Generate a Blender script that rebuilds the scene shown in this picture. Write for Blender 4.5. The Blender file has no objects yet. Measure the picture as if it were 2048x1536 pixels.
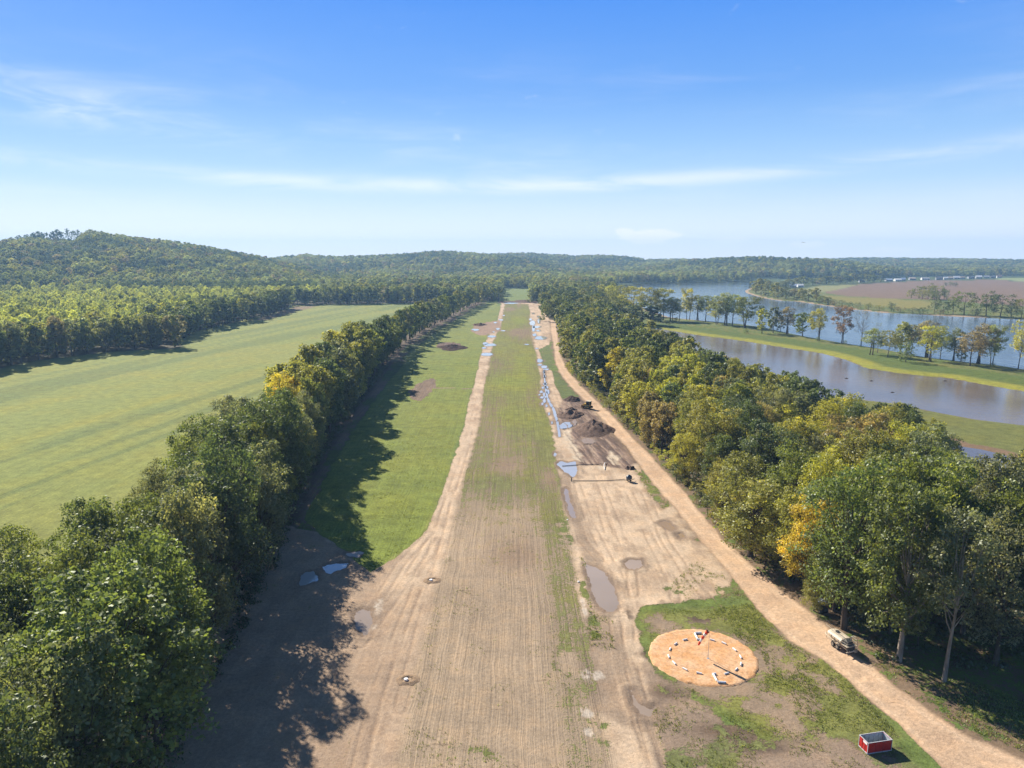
import bpy, math, random
import numpy as np

random.seed(11)
rng = np.random.default_rng(11)
SC = bpy.context.scene
COL = SC.collection

# ------------------------------------------------------------------ camera model used to turn photo measurements into ground points
CH, CF, CHOR = 65.0, 1422.0, 510.0
CP = math.atan((768 - CHOR) / CF)
CC, CS = math.cos(CP), math.sin(CP)

def gp(px, py, z=0.0):
    u = (768 - py) / CF
    a = (px - 1024) / CF
    y = CC + u * CS
    w = -CS + u * CC
    t = (z - CH) / w
    return (a * t, y * t)

def gpl(pts, z=0.0):
    return np.array([gp(a, b, z) for a, b in pts])

def project(x, y, z):
    d = y * CC + (CH - z) * CS
    up = y * CS + (z - CH) * CC
    return 1024 + CF * x / d, 768 - CF * up / d

def height_at(px, py, ptop, z=0.0):
    x, y = gp(px, py, z)
    u = (768 - ptop) / CF
    return CH + y * (-CS + u * CC) / (CC + u * CS) - z

def mpp(px, py, z=0.0):
    x, y = gp(px, py, z)
    return (y * CC + (CH - z) * CS) / CF

# ------------------------------------------------------------------ numpy noise
_T = np.random.default_rng(3).random((256, 256)).astype(np.float32)

def vnoise(x, y):
    xi = np.floor(x).astype(np.int64); yi = np.floor(y).astype(np.int64)
    fx = (x - xi).astype(np.float32); fy = (y - yi).astype(np.float32)
    fx = fx * fx * (3 - 2 * fx); fy = fy * fy * (3 - 2 * fy)
    x0 = xi & 255; x1 = (xi + 1) & 255; y0 = yi & 255; y1 = (yi + 1) & 255
    return (_T[x0, y0] * (1 - fx) + _T[x1, y0] * fx) * (1 - fy) + (_T[x0, y1] * (1 - fx) + _T[x1, y1] * fx) * fy

def fbm(x, y, scale, octv=4, seed=0.0, gain=0.5):
    s = 0.0; a = 1.0; tot = 0.0
    f = scale
    for i in range(octv):
        s = s + a * vnoise(x * f + seed * 17.3 + i * 31.7, y * f + seed * 9.1 + i * 11.3)
        tot += a; a *= gain; f *= 2.03
    return s / tot

def sstep(a, b, x):
    t = np.clip((x - a) / (b - a), 0, 1)
    return t * t * (3 - 2 * t)

def sdf(poly, X, Y, pad=30.0):
    """signed distance (negative inside), 'pad' away from the polygon's box it is just +pad"""
    P = np.asarray(poly, float)
    out = np.full(X.shape, pad, np.float32)
    m = (X > P[:, 0].min() - pad) & (X < P[:, 0].max() + pad) & (Y > P[:, 1].min() - pad) & (Y < P[:, 1].max() + pad)
    if not m.any():
        return out
    x = X[m]; y = Y[m]
    d2 = np.full(x.shape, 1e12)
    ins = np.zeros(x.shape, bool)
    n = len(P)
    for i in range(n):
        ax, ay = P[i]; bx, by = P[(i + 1) % n]
        ex, ey = bx - ax, by - ay
        L = ex * ex + ey * ey + 1e-12
        t = np.clip(((x - ax) * ex + (y - ay) * ey) / L, 0, 1)
        dx = x - ax - t * ex; dy = y - ay - t * ey
        d2 = np.minimum(d2, dx * dx + dy * dy)
        if ay != by:
            c = ((ay > y) != (by > y)) & (x < (bx - ax) * (y - ay) / (by - ay) + ax)
            ins ^= c
    d = np.sqrt(d2)
    d[ins] *= -1
    out[m] = np.minimum(d, pad)
    return out

def inside(poly, x, y):
    return float(sdf(poly, np.array([x], float), np.array([y], float))[0])

def line_sdf(pts, X, Y, pad=30.0):
    P = np.asarray(pts, float)
    out = np.full(X.shape, pad, np.float32)
    m = (X > P[:, 0].min() - pad) & (X < P[:, 0].max() + pad) & (Y > P[:, 1].min() - pad) & (Y < P[:, 1].max() + pad)
    x = X[m]; y = Y[m]
    if not len(x):
        return out
    d2 = np.full(x.shape, 1e12)
    for i in range(len(P) - 1):
        ax, ay = P[i]; bx, by = P[i + 1]
        ex, ey = bx - ax, by - ay
        L = ex * ex + ey * ey + 1e-12
        t = np.clip(((x - ax) * ex + (y - ay) * ey) / L, 0, 1)
        d2 = np.minimum(d2, (x - ax - t * ex) ** 2 + (y - ay - t * ey) ** 2)
    out[m] = np.minimum(np.sqrt(d2), pad)
    return out

# ------------------------------------------------------------------ naming / tagging
ONES = ["zeroth", "first", "second", "third", "fourth", "fifth", "sixth", "seventh", "eighth", "ninth", "tenth", "eleventh", "twelfth",
        "thirteenth", "fourteenth", "fifteenth", "sixteenth", "seventeenth", "eighteenth", "nineteenth"]
TENS = {2: "twenty", 3: "thirty", 4: "forty", 5: "fifty", 6: "sixty", 7: "seventy", 8: "eighty", 9: "ninety"}

def ordinal(n):
    if n < 20:
        return ONES[n]
    if n < 100:
        t, o = divmod(n, 10)
        if o == 0:
            return TENS[t][:-1] + "ieth"
        return TENS[t] + "-" + ONES[o]
    return "hundred-and-" + ordinal(n - 100)

def tag(o, label=None, cat=None, group=None, kind=None):
    if label: o["label"] = label
    if cat: o["category"] = cat
    if group: o["group"] = group
    if kind: o["kind"] = kind
    return o

def empty(name, loc=(0, 0, 0), rz=0.0):
    o = bpy.data.objects.new(name, None)
    o.empty_display_size = 0.5
    COL.objects.link(o)
    o.location = loc
    o.rotation_euler = (0, 0, rz)
    return o

def link(name, me, parent=None):
    o = bpy.data.objects.new(name, me)
    COL.objects.link(o)
    if parent is not None:
        o.parent = parent
    return o

# ------------------------------------------------------------------ materials
def new_mat(name):
    m = bpy.data.materials.new(name)
    m.use_nodes = True
    nt = m.node_tree
    nt.nodes.clear()
    out = nt.nodes.new("ShaderNodeOutputMaterial")
    return m, nt, out

def N(nt, t, **kw):
    n = nt.nodes.new(t)
    for k, v in kw.items():
        setattr(n, k, v)
    return n

def math_n(nt, op, a, b=None, c=None, clamp=False):
    n = nt.nodes.new("ShaderNodeMath")
    n.operation = op
    n.use_clamp = clamp
    for i, v in enumerate((a, b, c)):
        if v is None: continue
        if isinstance(v, (int, float)): n.inputs[i].default_value = v
        else: nt.links.new(v, n.inputs[i])
    return n.outputs[0]

def mixc(nt, fac, a, b, mode="MIX"):
    n = nt.nodes.new("ShaderNodeMix")
    n.data_type = "RGBA"; n.blend_type = mode
    ins = [n.inputs[0], n.inputs[6], n.inputs[7]]
    for s, v in zip(ins, (fac, a, b)):
        if isinstance(v, (int, float)): s.default_value = v
        elif isinstance(v, tuple): s.default_value = (*v, 1) if len(v) == 3 else v
        else: nt.links.new(v, s)
    return n.outputs[2]

def scale_c(nt, col, f):
    n = nt.nodes.new("ShaderNodeVectorMath"); n.operation = "SCALE"
    nt.links.new(col, n.inputs[0])
    if isinstance(f, (int, float)): n.inputs[3].default_value = f
    else: nt.links.new(f, n.inputs[3])
    return n.outputs[0]

def noise(nt, vec, scale, detail=4, rough=0.55, dist=0.0):
    n = nt.nodes.new("ShaderNodeTexNoise")
    n.inputs["Scale"].default_value = scale
    n.inputs["Detail"].default_value = detail
    n.inputs["Roughness"].default_value = rough
    n.inputs["Distortion"].default_value = dist
    if vec is not None: nt.links.new(vec, n.inputs["Vector"])
    return n.outputs[0]

def maprange(nt, v, a, b, c=0.0, d=1.0, smooth=True):
    n = nt.nodes.new("ShaderNodeMapRange")
    n.interpolation_type = "SMOOTHSTEP" if smooth else "LINEAR"
    nt.links.new(v, n.inputs[0])
    n.inputs[1].default_value = a; n.inputs[2].default_value = b
    n.inputs[3].default_value = c; n.inputs[4].default_value = d
    return n.outputs[0]

def vscale(nt, vec, s):
    n = nt.nodes.new("ShaderNodeMapping")
    n.inputs["Scale"].default_value = s
    nt.links.new(vec, n.inputs["Vector"])
    return n.outputs[0]

def paint(name, col, rough=0.5, metal=0.0, grime=0.25, gscale=3.0):
    m, nt, out = new_mat(name)
    tc = N(nt, "ShaderNodeTexCoord")
    n1 = noise(nt, tc.outputs["Object"], gscale, 6, 0.65)
    f = maprange(nt, n1, 0.3, 0.7, 1.0 - grime, 1.0 + grime * 0.4, False)
    b = N(nt, "ShaderNodeBsdfPrincipled")
    rgb = N(nt, "ShaderNodeRGB"); rgb.outputs[0].default_value = (*col, 1)
    nt.links.new(scale_c(nt, rgb.outputs[0], f), b.inputs["Base Color"])
    b.inputs["Roughness"].default_value = rough
    b.inputs["Metallic"].default_value = metal
    nt.links.new(b.outputs[0], out.inputs[0])
    return m

def leaf_material(name, glint=0.10):
    m, nt, out = new_mat(name)
    t = N(nt, "ShaderNodeAttribute", attribute_type="INSTANCER", attribute_name="tint")
    v = N(nt, "ShaderNodeAttribute", attribute_type="GEOMETRY", attribute_name="lv")
    f = maprange(nt, v.outputs["Fac"], 0.0, 1.0, 0.45, 1.6, False)
    col = scale_c(nt, t.outputs["Vector"], f)
    # some leaf sprays are drier than others
    dry = maprange(nt, v.outputs["Fac"], 0.78, 1.0, 0.0, 0.35)
    col = mixc(nt, dry, col, mixc(nt, 1.0, col, (1.9, 1.35, 0.75), "MULTIPLY"))
    d = N(nt, "ShaderNodeBsdfDiffuse"); nt.links.new(col, d.inputs[0])
    tr = N(nt, "ShaderNodeBsdfTranslucent")
    nt.links.new(mixc(nt, 1.0, col, (1.5, 1.45, 0.75), "MULTIPLY"), tr.inputs[0])
    mx = N(nt, "ShaderNodeMixShader"); mx.inputs[0].default_value = 0.50
    nt.links.new(d.outputs[0], mx.inputs[1]); nt.links.new(tr.outputs[0], mx.inputs[2])
    g = N(nt, "ShaderNodeBsdfGlossy"); g.inputs["Roughness"].default_value = 0.52
    g.inputs[0].default_value = (0.85, 0.9, 0.8, 1)
    mx2 = N(nt, "ShaderNodeMixShader"); mx2.inputs[0].default_value = glint
    nt.links.new(mx.outputs[0], mx2.inputs[1]); nt.links.new(g.outputs[0], mx2.inputs[2])
    nt.links.new(mx2.outputs[0], out.inputs[0])
    return m

def bark_material(name, col):
    m, nt, out = new_mat(name)
    tc = N(nt, "ShaderNodeTexCoord")
    n1 = noise(nt, vscale(nt, tc.outputs["Object"], (3, 3, 0.6)), 1.5, 5, 0.6)
    f = maprange(nt, n1, 0.3, 0.7, 0.6, 1.3, False)
    rgb = N(nt, "ShaderNodeRGB"); rgb.outputs[0].default_value = (*col, 1)
    b = N(nt, "ShaderNodeBsdfDiffuse")
    nt.links.new(scale_c(nt, rgb.outputs[0], f), b.inputs[0])
    nt.links.new(b.outputs[0], out.inputs[0])
    return m

def soil_material(name, c1, c2, scale=1.2):
    m, nt, out = new_mat(name)
    tc = N(nt, "ShaderNodeTexCoord")
    n1 = noise(nt, tc.outputs["Object"], scale, 8, 0.7)
    n2 = noise(nt, tc.outputs["Object"], scale * 7, 5, 0.7)
    col = mixc(nt, maprange(nt, n1, 0.35, 0.65), c1, c2)
    col = scale_c(nt, col, maprange(nt, n2, 0.25, 0.75, 0.6, 1.3, False))
    b = N(nt, "ShaderNodeBsdfDiffuse")
    nt.links.new(col, b.inputs[0])
    bp = N(nt, "ShaderNodeBump"); bp.inputs["Strength"].default_value = 0.7; bp.inputs["Distance"].default_value = 0.15
    nt.links.new(n2, bp.inputs["Height"]); nt.links.new(bp.outputs[0], b.inputs["Normal"])
    nt.links.new(b.outputs[0], out.inputs[0])
    return m

def water_material(name, col, rough, bump, wscale, spec_ior=1.33, stretch=(1, 1, 1), dist=1.0):
    m, nt, out = new_mat(name)
    tc = N(nt, "ShaderNodeTexCoord")
    v = vscale(nt, tc.outputs["Object"], stretch)
    n1 = noise(nt, v, wscale, 4, 0.6)
    n0 = noise(nt, tc.outputs["Object"], 0.02, 4, 0.55)
    b = N(nt, "ShaderNodeBsdfPrincipled")
    rgb = N(nt, "ShaderNodeRGB"); rgb.outputs[0].default_value = (*col, 1)
    nt.links.new(scale_c(nt, rgb.outputs[0], maprange(nt, n0, 0.3, 0.7, 0.8, 1.25, False)), b.inputs["Base Color"])
    b.inputs["Roughness"].default_value = rough
    b.inputs["IOR"].default_value = spec_ior
    if bump > 0:
        bp = N(nt, "ShaderNodeBump"); bp.inputs["Distance"].default_value = dist
        nt.links.new(maprange(nt, n0, 0.35, 0.65, bump * 0.5, bump), bp.inputs["Strength"])
        nt.links.new(n1, bp.inputs["Height"]); nt.links.new(bp.outputs[0], b.inputs["Normal"])
    nt.links.new(b.outputs[0], out.inputs[0])
    return m

def earth_material():
    m, nt, out = new_mat("earth")
    tc = N(nt, "ShaderNodeTexCoord")
    P = tc.outputs["Object"]
    def at(n): return N(nt, "ShaderNodeAttribute", attribute_type="GEOMETRY", attribute_name=n)
    dc, gc = at("dirtc").outputs["Color"], at("grassc").outputs["Color"]
    gr, st = at("gr").outputs["Fac"], at("strp").outputs["Fac"]
    nf = noise(nt, P, 1.7, 5, 0.72)
    nff = noise(nt, P, 6.0, 3, 0.7)
    nm = noise(nt, P, 0.28, 5, 0.6)
    nb = noise(nt, P, 0.045, 4, 0.6)
    # tyre and drill marks run along the strip
    wb = N(nt, 'ShaderNodeCombineXYZ'); nt.links.new(math_n(nt, 'MULTIPLY', math_n(nt, 'SUBTRACT', nb, 0.5), 1.6), wb.inputs[0])
    va = N(nt, 'ShaderNodeVectorMath'); va.operation = 'ADD'; nt.links.new(P, va.inputs[0]); nt.links.new(wb.outputs[0], va.inputs[1])
    PW = va.outputs[0]
    s1 = noise(nt, vscale(nt, PW, (1.5, 0.022, 1)), 1.0, 4, 0.65)
    s2 = noise(nt, vscale(nt, PW, (4.5, 0.06, 1)), 1.0, 3, 0.6)
    # crosswise scraper and crust marks
    s3 = noise(nt, vscale(nt, P, (0.12, 1.3, 1)), 1.0, 4, 0.65, 0.6)
    sm = math_n(nt, "ADD", math_n(nt, "MULTIPLY", s1, 0.6), math_n(nt, "MULTIPLY", s2, 0.4))
    sm = maprange(nt, sm, 0.36, 0.64, -0.5, 0.5, False)
    sm = math_n(nt, "MULTIPLY", sm, st)
    # dirt
    f = maprange(nt, nm, 0.3, 0.7, 0.84, 1.13, False)
    f = math_n(nt, "MULTIPLY", f, maprange(nt, nf, 0.25, 0.75, 0.70, 1.26, False))
    f = math_n(nt, "MULTIPLY", f, maprange(nt, nff, 0.3, 0.7, 0.82, 1.16, False))
    f = math_n(nt, "MULTIPLY", f, maprange(nt, nb, 0.3, 0.7, 0.90, 1.10, False))
    f = math_n(nt, "MULTIPLY", f, math_n(nt, "ADD", 1.0, math_n(nt, "MULTIPLY", sm, 0.44)))
    crust = maprange(nt, s3, 0.63, 0.72, 0.0, 1.0)
    crust = math_n(nt, "MULTIPLY", crust, maprange(nt, nm, 0.42, 0.6))
    f = math_n(nt, "MULTIPLY", f, math_n(nt, "SUBTRACT", 1.0, math_n(nt, "MULTIPLY", crust, 0.48)))
    clod = maprange(nt, nff, 0.62, 0.74)
    f = math_n(nt, "MULTIPLY", f, math_n(nt, "SUBTRACT", 1.0, math_n(nt, "MULTIPLY", clod, 0.45)))
    dirt = scale_c(nt, dc, f)
    dirt = mixc(nt, maprange(nt, nm, 0.45, 0.62, 0.0, 0.5), dirt, mixc(nt, 1.0, dirt, (1.02, 0.95, 0.86), "MULTIPLY"))
    # grass
    g = math_n(nt, "MULTIPLY", maprange(nt, nf, 0.25, 0.75, 0.55, 1.45, False), maprange(nt, nm, 0.3, 0.7, 0.76, 1.24, False))
    g = math_n(nt, "MULTIPLY", g, maprange(nt, nff, 0.3, 0.7, 0.78, 1.22, False))
    g = math_n(nt, "MULTIPLY", g, math_n(nt, "ADD", 1.0, math_n(nt, "MULTIPLY", sm, 0.35)))
    grass = scale_c(nt, gc, g)
    grass = mixc(nt, maprange(nt, nb, 0.44, 0.62, 0, 0.5), grass, mixc(nt, 1.0, grass, (1.18, 1.05, 0.8), "MULTIPLY"))
    # cover
    k = math_n(nt, "ADD", math_n(nt, "MULTIPLY", math_n(nt, "SUBTRACT", nf, 0.5), 1.5), math_n(nt, "MULTIPLY", math_n(nt, "SUBTRACT", nm, 0.5), 0.9))
    k = math_n(nt, "ADD", k, math_n(nt, "MULTIPLY", sm, 0.35))
    mask = maprange(nt, math_n(nt, "ADD", gr, k), 0.40, 0.62)
    mask = math_n(nt, "MULTIPLY", mask, maprange(nt, gr, 0.02, 0.12))
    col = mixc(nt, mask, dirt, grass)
    b = N(nt, "ShaderNodeBsdfPrincipled")
    nt.links.new(col, b.inputs["Base Color"])
    b.inputs["Roughness"].default_value = 0.95
    b.inputs["Specular IOR Level"].default_value = 0.12
    hgt = math_n(nt, "ADD", math_n(nt, "MULTIPLY", nf, 0.7), math_n(nt, "MULTIPLY", nff, 0.3))
    hgt = math_n(nt, "ADD", hgt, math_n(nt, "MULTIPLY", sm, 0.5))
    hgt = math_n(nt, "ADD", hgt, math_n(nt, "MULTIPLY", mask, 0.4))
    bp = N(nt, "ShaderNodeBump"); bp.inputs["Strength"].default_value = 0.55; bp.inputs["Distance"].default_value = 0.3
    nt.links.new(hgt, bp.inputs["Height"]); nt.links.new(bp.outputs[0], b.inputs["Normal"])
    nt.links.new(b.outputs[0], out.inputs[0])
    return m

# ------------------------------------------------------------------ mesh helpers
def np_mesh(name, V, Fq, mat=None, smooth=False):
    """V n x 3, Fq m x k faces of one size"""
    me = bpy.data.meshes.new(name)
    V = np.ascontiguousarray(V, np.float32); Fq = np.ascontiguousarray(Fq, np.int32)
    n, k = Fq.shape
    me.vertices.add(len(V)); me.vertices.foreach_set("co", V.ravel())
    me.loops.add(n * k); me.loops.foreach_set("vertex_index", Fq.ravel())
    me.polygons.add(n); me.polygons.foreach_set("loop_start", np.arange(n, dtype=np.int32) * k)
    if smooth:
        me.polygons.foreach_set("use_smooth", np.ones(n, bool))
    me.update(calc_edges=True)
    if mat: me.materials.append(mat)
    return me

class MB:
    def __init__(s): s.v = []; s.f = []
    def add(s, vs, fs):
        b = len(s.v); s.v += [tuple(map(float, p)) for p in vs]; s.f += [tuple(i + b for i in q) for q in fs]; return s
    def box(s, c, d, rz=0.0, rx=0.0):
        x, y, z = d[0] / 2, d[1] / 2, d[2] / 2
        pts = []
        for sx, sy, sz in ((-1, -1, -1), (1, -1, -1), (1, 1, -1), (-1, 1, -1), (-1, -1, 1), (1, -1, 1), (1, 1, 1), (-1, 1, 1)):
            p = [sx * x, sy * y, sz * z]
            if rx:
                p[1], p[2] = p[1] * math.cos(rx) - p[2] * math.sin(rx), p[1] * math.sin(rx) + p[2] * math.cos(rx)
            if rz:
                p[0], p[1] = p[0] * math.cos(rz) - p[1] * math.sin(rz), p[0] * math.sin(rz) + p[1] * math.cos(rz)
            pts.append((p[0] + c[0], p[1] + c[1], p[2] + c[2]))
        return s.add(pts, [(3, 2, 1, 0), (4, 5, 6, 7), (0, 1, 5, 4), (1, 2, 6, 5), (2, 3, 7, 6), (3, 0, 4, 7)])
    def tube(s, pts, rad, n=8, caps=True):
        pts = [np.array(p, float) for p in pts]
        if not hasattr(rad, "__len__"): rad = [rad] * len(pts)
        b = len(s.v)
        up = None
        for i, p in enumerate(pts):
            d = pts[min(i + 1, len(pts) - 1)] - pts[max(i - 1, 0)]
            d = d / (np.linalg.norm(d) + 1e-9)
            if up is None or abs(np.dot(up, d)) > 0.95:
                up = np.array((0, 0, 1.0)) if abs(d[2]) < 0.9 else np.array((1.0, 0, 0))
            a = np.cross(up, d); a /= np.linalg.norm(a) + 1e-9
            c = np.cross(d, a)
            up = c
            for k in range(n):
                th = 2 * math.pi * k / n
                s.v.append(tuple(p + rad[i] * (math.cos(th) * a + math.sin(th) * c)))
        for i in range(len(pts) - 1):
            for k in range(n):
                a0 = b + i * n + k; a1 = b + i * n + (k + 1) % n
                s.f.append((a0, a1, a1 + n, a0 + n))
        if caps:
            s.f.append(tuple(b + k for k in range(n))[::-1])
            s.f.append(tuple(b + (len(pts) - 1) * n + k for k in range(n)))
        return s
    def prism(s, prof, x0, x1):
        """prof: (y,z) outline, extruded along x"""
        n = len(prof)
        vs = [(x0, y, z) for y, z in prof] + [(x1, y, z) for y, z in prof]
        fs = [tuple(range(n))[::-1], tuple(range(n, 2 * n))] + [(i, (i + 1) % n, n + (i + 1) % n, n + i) for i in range(n)]
        return s.add(vs, fs)
    def build(s, name, mat, parent=None, smooth=False):
        me = bpy.data.meshes.new(name)
        me.from_pydata(s.v, [], s.f)
        if smooth:
            for p in me.polygons: p.use_smooth = True
        me.update()
        me.materials.append(mat)
        return link(name, me, parent)

# ------------------------------------------------------------------ world, sun, camera
SUN_EL = math.radians(33.0)
SUN_AZ = math.atan2(-4.8, 6.2)
SUN_DIR = np.array((math.sin(SUN_AZ) * math.cos(SUN_EL), math.cos(SUN_AZ) * math.cos(SUN_EL), math.sin(SUN_EL)))

def build_world():
    w = bpy.data.worlds.new("World")
    SC.world = w
    w.use_nodes = True
    nt = w.node_tree
    nt.nodes.clear()
    out = N(nt, "ShaderNodeOutputWorld")
    sky = N(nt, "ShaderNodeTexSky")
    sky.sky_type = "NISHITA"; sky.sun_disc = False
    sky.sun_elevation = SUN_EL; sky.sun_rotation = SUN_AZ
    sky.air_density = 1.0; sky.dust_density = 0.3; sky.ozone_density = 2.0
    tc = N(nt, "ShaderNodeTexCoord")
    sep = N(nt, "ShaderNodeSeparateXYZ"); nt.links.new(tc.outputs["Generated"], sep.inputs[0])
    el = math_n(nt, "MULTIPLY", math_n(nt, "ARCSINE", sep.outputs[2]), 180 / math.pi)
    az = math_n(nt, "MULTIPLY", math_n(nt, "ARCTAN2", sep.outputs[0], sep.outputs[1]), 180 / math.pi)
    # clear-air tone of this sky by elevation
    ramp = N(nt, "ShaderNodeValToRGB")
    nt.links.new(maprange(nt, el, 0, 90, 0, 1, False), ramp.inputs[0])
    cr = ramp.color_ramp
    stops = [(0.0, (1.08, 1.10, 1.12)), (2.0, (0.90, 0.99, 1.08)), (5.4, (0.50, 0.74, 1.03)), (8.5, (0.32, 0.585, 1.0)), (12.0, (0.165, 0.42, 0.96)),
             (18.0, (0.070, 0.305, 0.95)), (30.0, (0.055, 0.135, 0.33)), (90.0, (0.026, 0.052, 0.125))]
    while len(cr.elements) < len(stops): cr.elements.new(0.5)
    for e, (a, c) in zip(cr.elements, stops):
        e.position = a / 90; e.color = (*c, 1)
    vec = N(nt, "ShaderNodeCombineXYZ"); nt.links.new(az, vec.inputs[0]); nt.links.new(el, vec.inputs[1])
    V = vec.outputs[0]
    # thin high cloud: a long bowed streak and a broad faint veil
    n1 = noise(nt, vscale(nt, V, (0.10, 0.55, 1)), 1.0, 7, 0.62, 0.7)
    n2 = noise(nt, vscale(nt, V, (0.035, 0.22, 1)), 1.0, 5, 0.55, 0.3)
    def gauss(x, s):
        q = math_n(nt, "DIVIDE", x, s)
        return math_n(nt, "EXPONENT", math_n(nt, "MULTIPLY", math_n(nt, "MULTIPLY", q, q), -1.0))
    cur = math_n(nt, "ADD", 5.25, math_n(nt, "MULTIPLY", math_n(nt, "POWER", math_n(nt, "ABSOLUTE", math_n(nt, "ADD", az, 5.5)), 2.0), 0.0012))
    dcur = math_n(nt, "SUBTRACT", el, cur)
    st1 = math_n(nt, "MULTIPLY", gauss(dcur, 0.55), maprange(nt, n1, 0.27, 0.62))
    st1 = math_n(nt, "MULTIPLY", st1, gauss(math_n(nt, "SUBTRACT", az, 3.0), 40.0))
    cur2 = math_n(nt, "ADD", 9.6, math_n(nt, "MULTIPLY", math_n(nt, "ADD", az, 32.0), -0.10))
    st2 = math_n(nt, "MULTIPLY", gauss(math_n(nt, "SUBTRACT", el, cur2), 1.1), maprange(nt, n1, 0.36, 0.70))
    st2 = math_n(nt, "MULTIPLY", st2, gauss(math_n(nt, "ADD", az, 32.0), 13.0))
    veil = math_n(nt, "MULTIPLY", maprange(nt, n2, 0.44, 0.72), gauss(math_n(nt, "SUBTRACT", el, 8.0), 5.0))
    veil = math_n(nt, "MULTIPLY", veil, maprange(nt, n1, 0.3, 0.75))
    wis = noise(nt, vscale(nt, V, (0.16, 0.36, 1)), 1.0, 7, 0.66, 1.2)
    wis = math_n(nt, "MULTIPLY", maprange(nt, wis, 0.63, 0.80, 0, 0.35), maprange(nt, el, 5, 11))
    cl = math_n(nt, "ADD", math_n(nt, "MULTIPLY", st1, 0.56), math_n(nt, "MULTIPLY", veil, 0.42))
    cl = math_n(nt, "ADD", cl, math_n(nt, "MULTIPLY", st2, 0.42))
    cl = math_n(nt, "ADD", cl, wis)
    # low puffs near the horizon
    n3 = noise(nt, vscale(nt, V, (0.55, 1.5, 1)), 1.0, 6, 0.6, 0.3)
    puff = None
    for (a0, e0, sa, se, k) in ((10.6, 1.42, 2.6, 0.62, 1.0), (8.9, 1.72, 0.9, 0.42, 0.9), (22.0, 0.75, 1.5, 0.25, 0.8), (27.6, 0.35, 1.6, 0.22, 0.8), (16.8, 1.15, 1.4, 0.25, 0.35)):
        g = math_n(nt, "MULTIPLY", gauss(math_n(nt, "SUBTRACT", az, a0), sa), gauss(math_n(nt, "SUBTRACT", el, e0), se))
        g = maprange(nt, math_n(nt, "ADD", g, math_n(nt, "MULTIPLY", math_n(nt, "SUBTRACT", n3, 0.5), 0.9)), 0.34, 0.62, 0, k)
        puff = g if puff is None else math_n(nt, "MAXIMUM", puff, g)
    cl = math_n(nt, "MAXIMUM", math_n(nt, "MULTIPLY", cl, 1.0, None, True), puff)
    col = mixc(nt, cl, ramp.outputs[0], (1.12, 1.12, 1.12))
    b1 = N(nt, "ShaderNodeBackground"); b1.inputs[1].default_value = 0.006
    nt.links.new(sky.outputs[0], b1.inputs[0])
    b2 = N(nt, "ShaderNodeBackground"); b2.inputs[1].default_value = 0.395
    nt.links.new(col, b2.inputs[0])
    ad = N(nt, "ShaderNodeAddShader")
    nt.links.new(b1.outputs[0], ad.inputs[0]); nt.links.new(b2.outputs[0], ad.inputs[1])
    nt.links.new(ad.outputs[0], out.inputs[0])

def build_light_camera():
    L = bpy.data.lights.new("sun", "SUN")
    L.energy = 4.4; L.angle = math.radians(0.53); L.color = (1.0, 0.92, 0.80)
    o = bpy.data.objects.new("sun", L); COL.objects.link(o)
    from mathutils import Vector
    o.rotation_euler = Vector(tuple(SUN_DIR)).to_track_quat("Z", "Y").to_euler()
    o.location = (-60, 80, 150)
    c = bpy.data.cameras.new("camera")
    c.sensor_width = 36; c.lens = 36 * CF / 2048; c.clip_start = 0.5; c.clip_end = 30000
    co = bpy.data.objects.new("camera", c); COL.objects.link(co)
    co.location = (0, 0, CH); co.rotation_euler = (math.pi / 2 - CP, 0, 0)
    SC.camera = co
    vs = SC.view_settings
    vs.view_transform = "Standard"; vs.look = "None"; vs.gamma = 1; vs.use_curve_mapping = False
    vs.exposure = 1.2
    cy = SC.cycles
    cy.max_bounces = 6; cy.diffuse_bounces = 3; cy.glossy_bounces = 3; cy.transmission_bounces = 3; cy.volume_bounces = 0
    cy.transparent_max_bounces = 4
    cy.use_denoising = True
    cy.sample_clamp_direct = 6.0; cy.sample_clamp_indirect = 3.0
    cy.caustics_reflective = False; cy.caustics_refractive = False

# ------------------------------------------------------------------ ground plan (outlines measured on the photograph, laid on the ground)
RUN_L = [(1010, 608), (1002, 650), (985, 690), (970, 770), (958, 850), (938, 920), (915, 1000), (892, 1100), (866, 1200), (842, 1300), (818, 1400), (785, 1540), (770, 1600)]
RUN_R = [(1057, 608), (1066, 680), (1075, 720), (1083, 780), (1095, 830), (1110, 900), (1123, 970), (1138, 1050), (1153, 1110), (1164, 1200), (1180, 1300), (1200, 1400), (1232, 1540), (1248, 1600)]
RUNWAY = gpl(RUN_L + RUN_R[::-1])
APRON = gpl([(1003, 605), (995, 640), (967, 690), (958, 720), (948, 770), (937, 800), (928, 850), (910, 900), (888, 970), (868, 1020), (843, 1070), (800, 1105), (765, 1130), (740, 1143),
             (700, 1105), (640, 1065), (560, 1050), (470, 1090), (380, 1180), (250, 1300), (60, 1500), (-60, 1620), (1420, 1620), (1330, 1420), (1265, 1240), (1285, 1215), (1380, 1205), (1450, 1190), (1470, 1150), (1420, 1090), (1350, 1012), (1290, 965), (1280, 930),
             (1215, 842), (1180, 795), (1148, 800), (1128, 800), (1112, 770), (1103, 742), (1086, 735), (1078, 700), (1098, 690), (1108, 668), (1098, 640), (1086, 605)])
LGRASS = gpl([(1001, 612), (993, 640), (968, 652), (945, 652), (941, 662), (962, 672), (975, 676), (965, 690), (957, 720), (947, 770), (936, 800), (927, 850), (909, 900), (888, 970), (868, 1020), (843, 1070), (800, 1105), (765, 1130), (740, 1143),
              (712, 1122), (690, 1095), (640, 1070), (610, 1040), (650, 960), (690, 890), (735, 820), (790, 748), (850, 690), (905, 645), (958, 613)])
MUDFLAT = gpl([(820, 800), (818, 785), (830, 770), (858, 757), (868, 756), (876, 768), (862, 785), (842, 803)])
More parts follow.
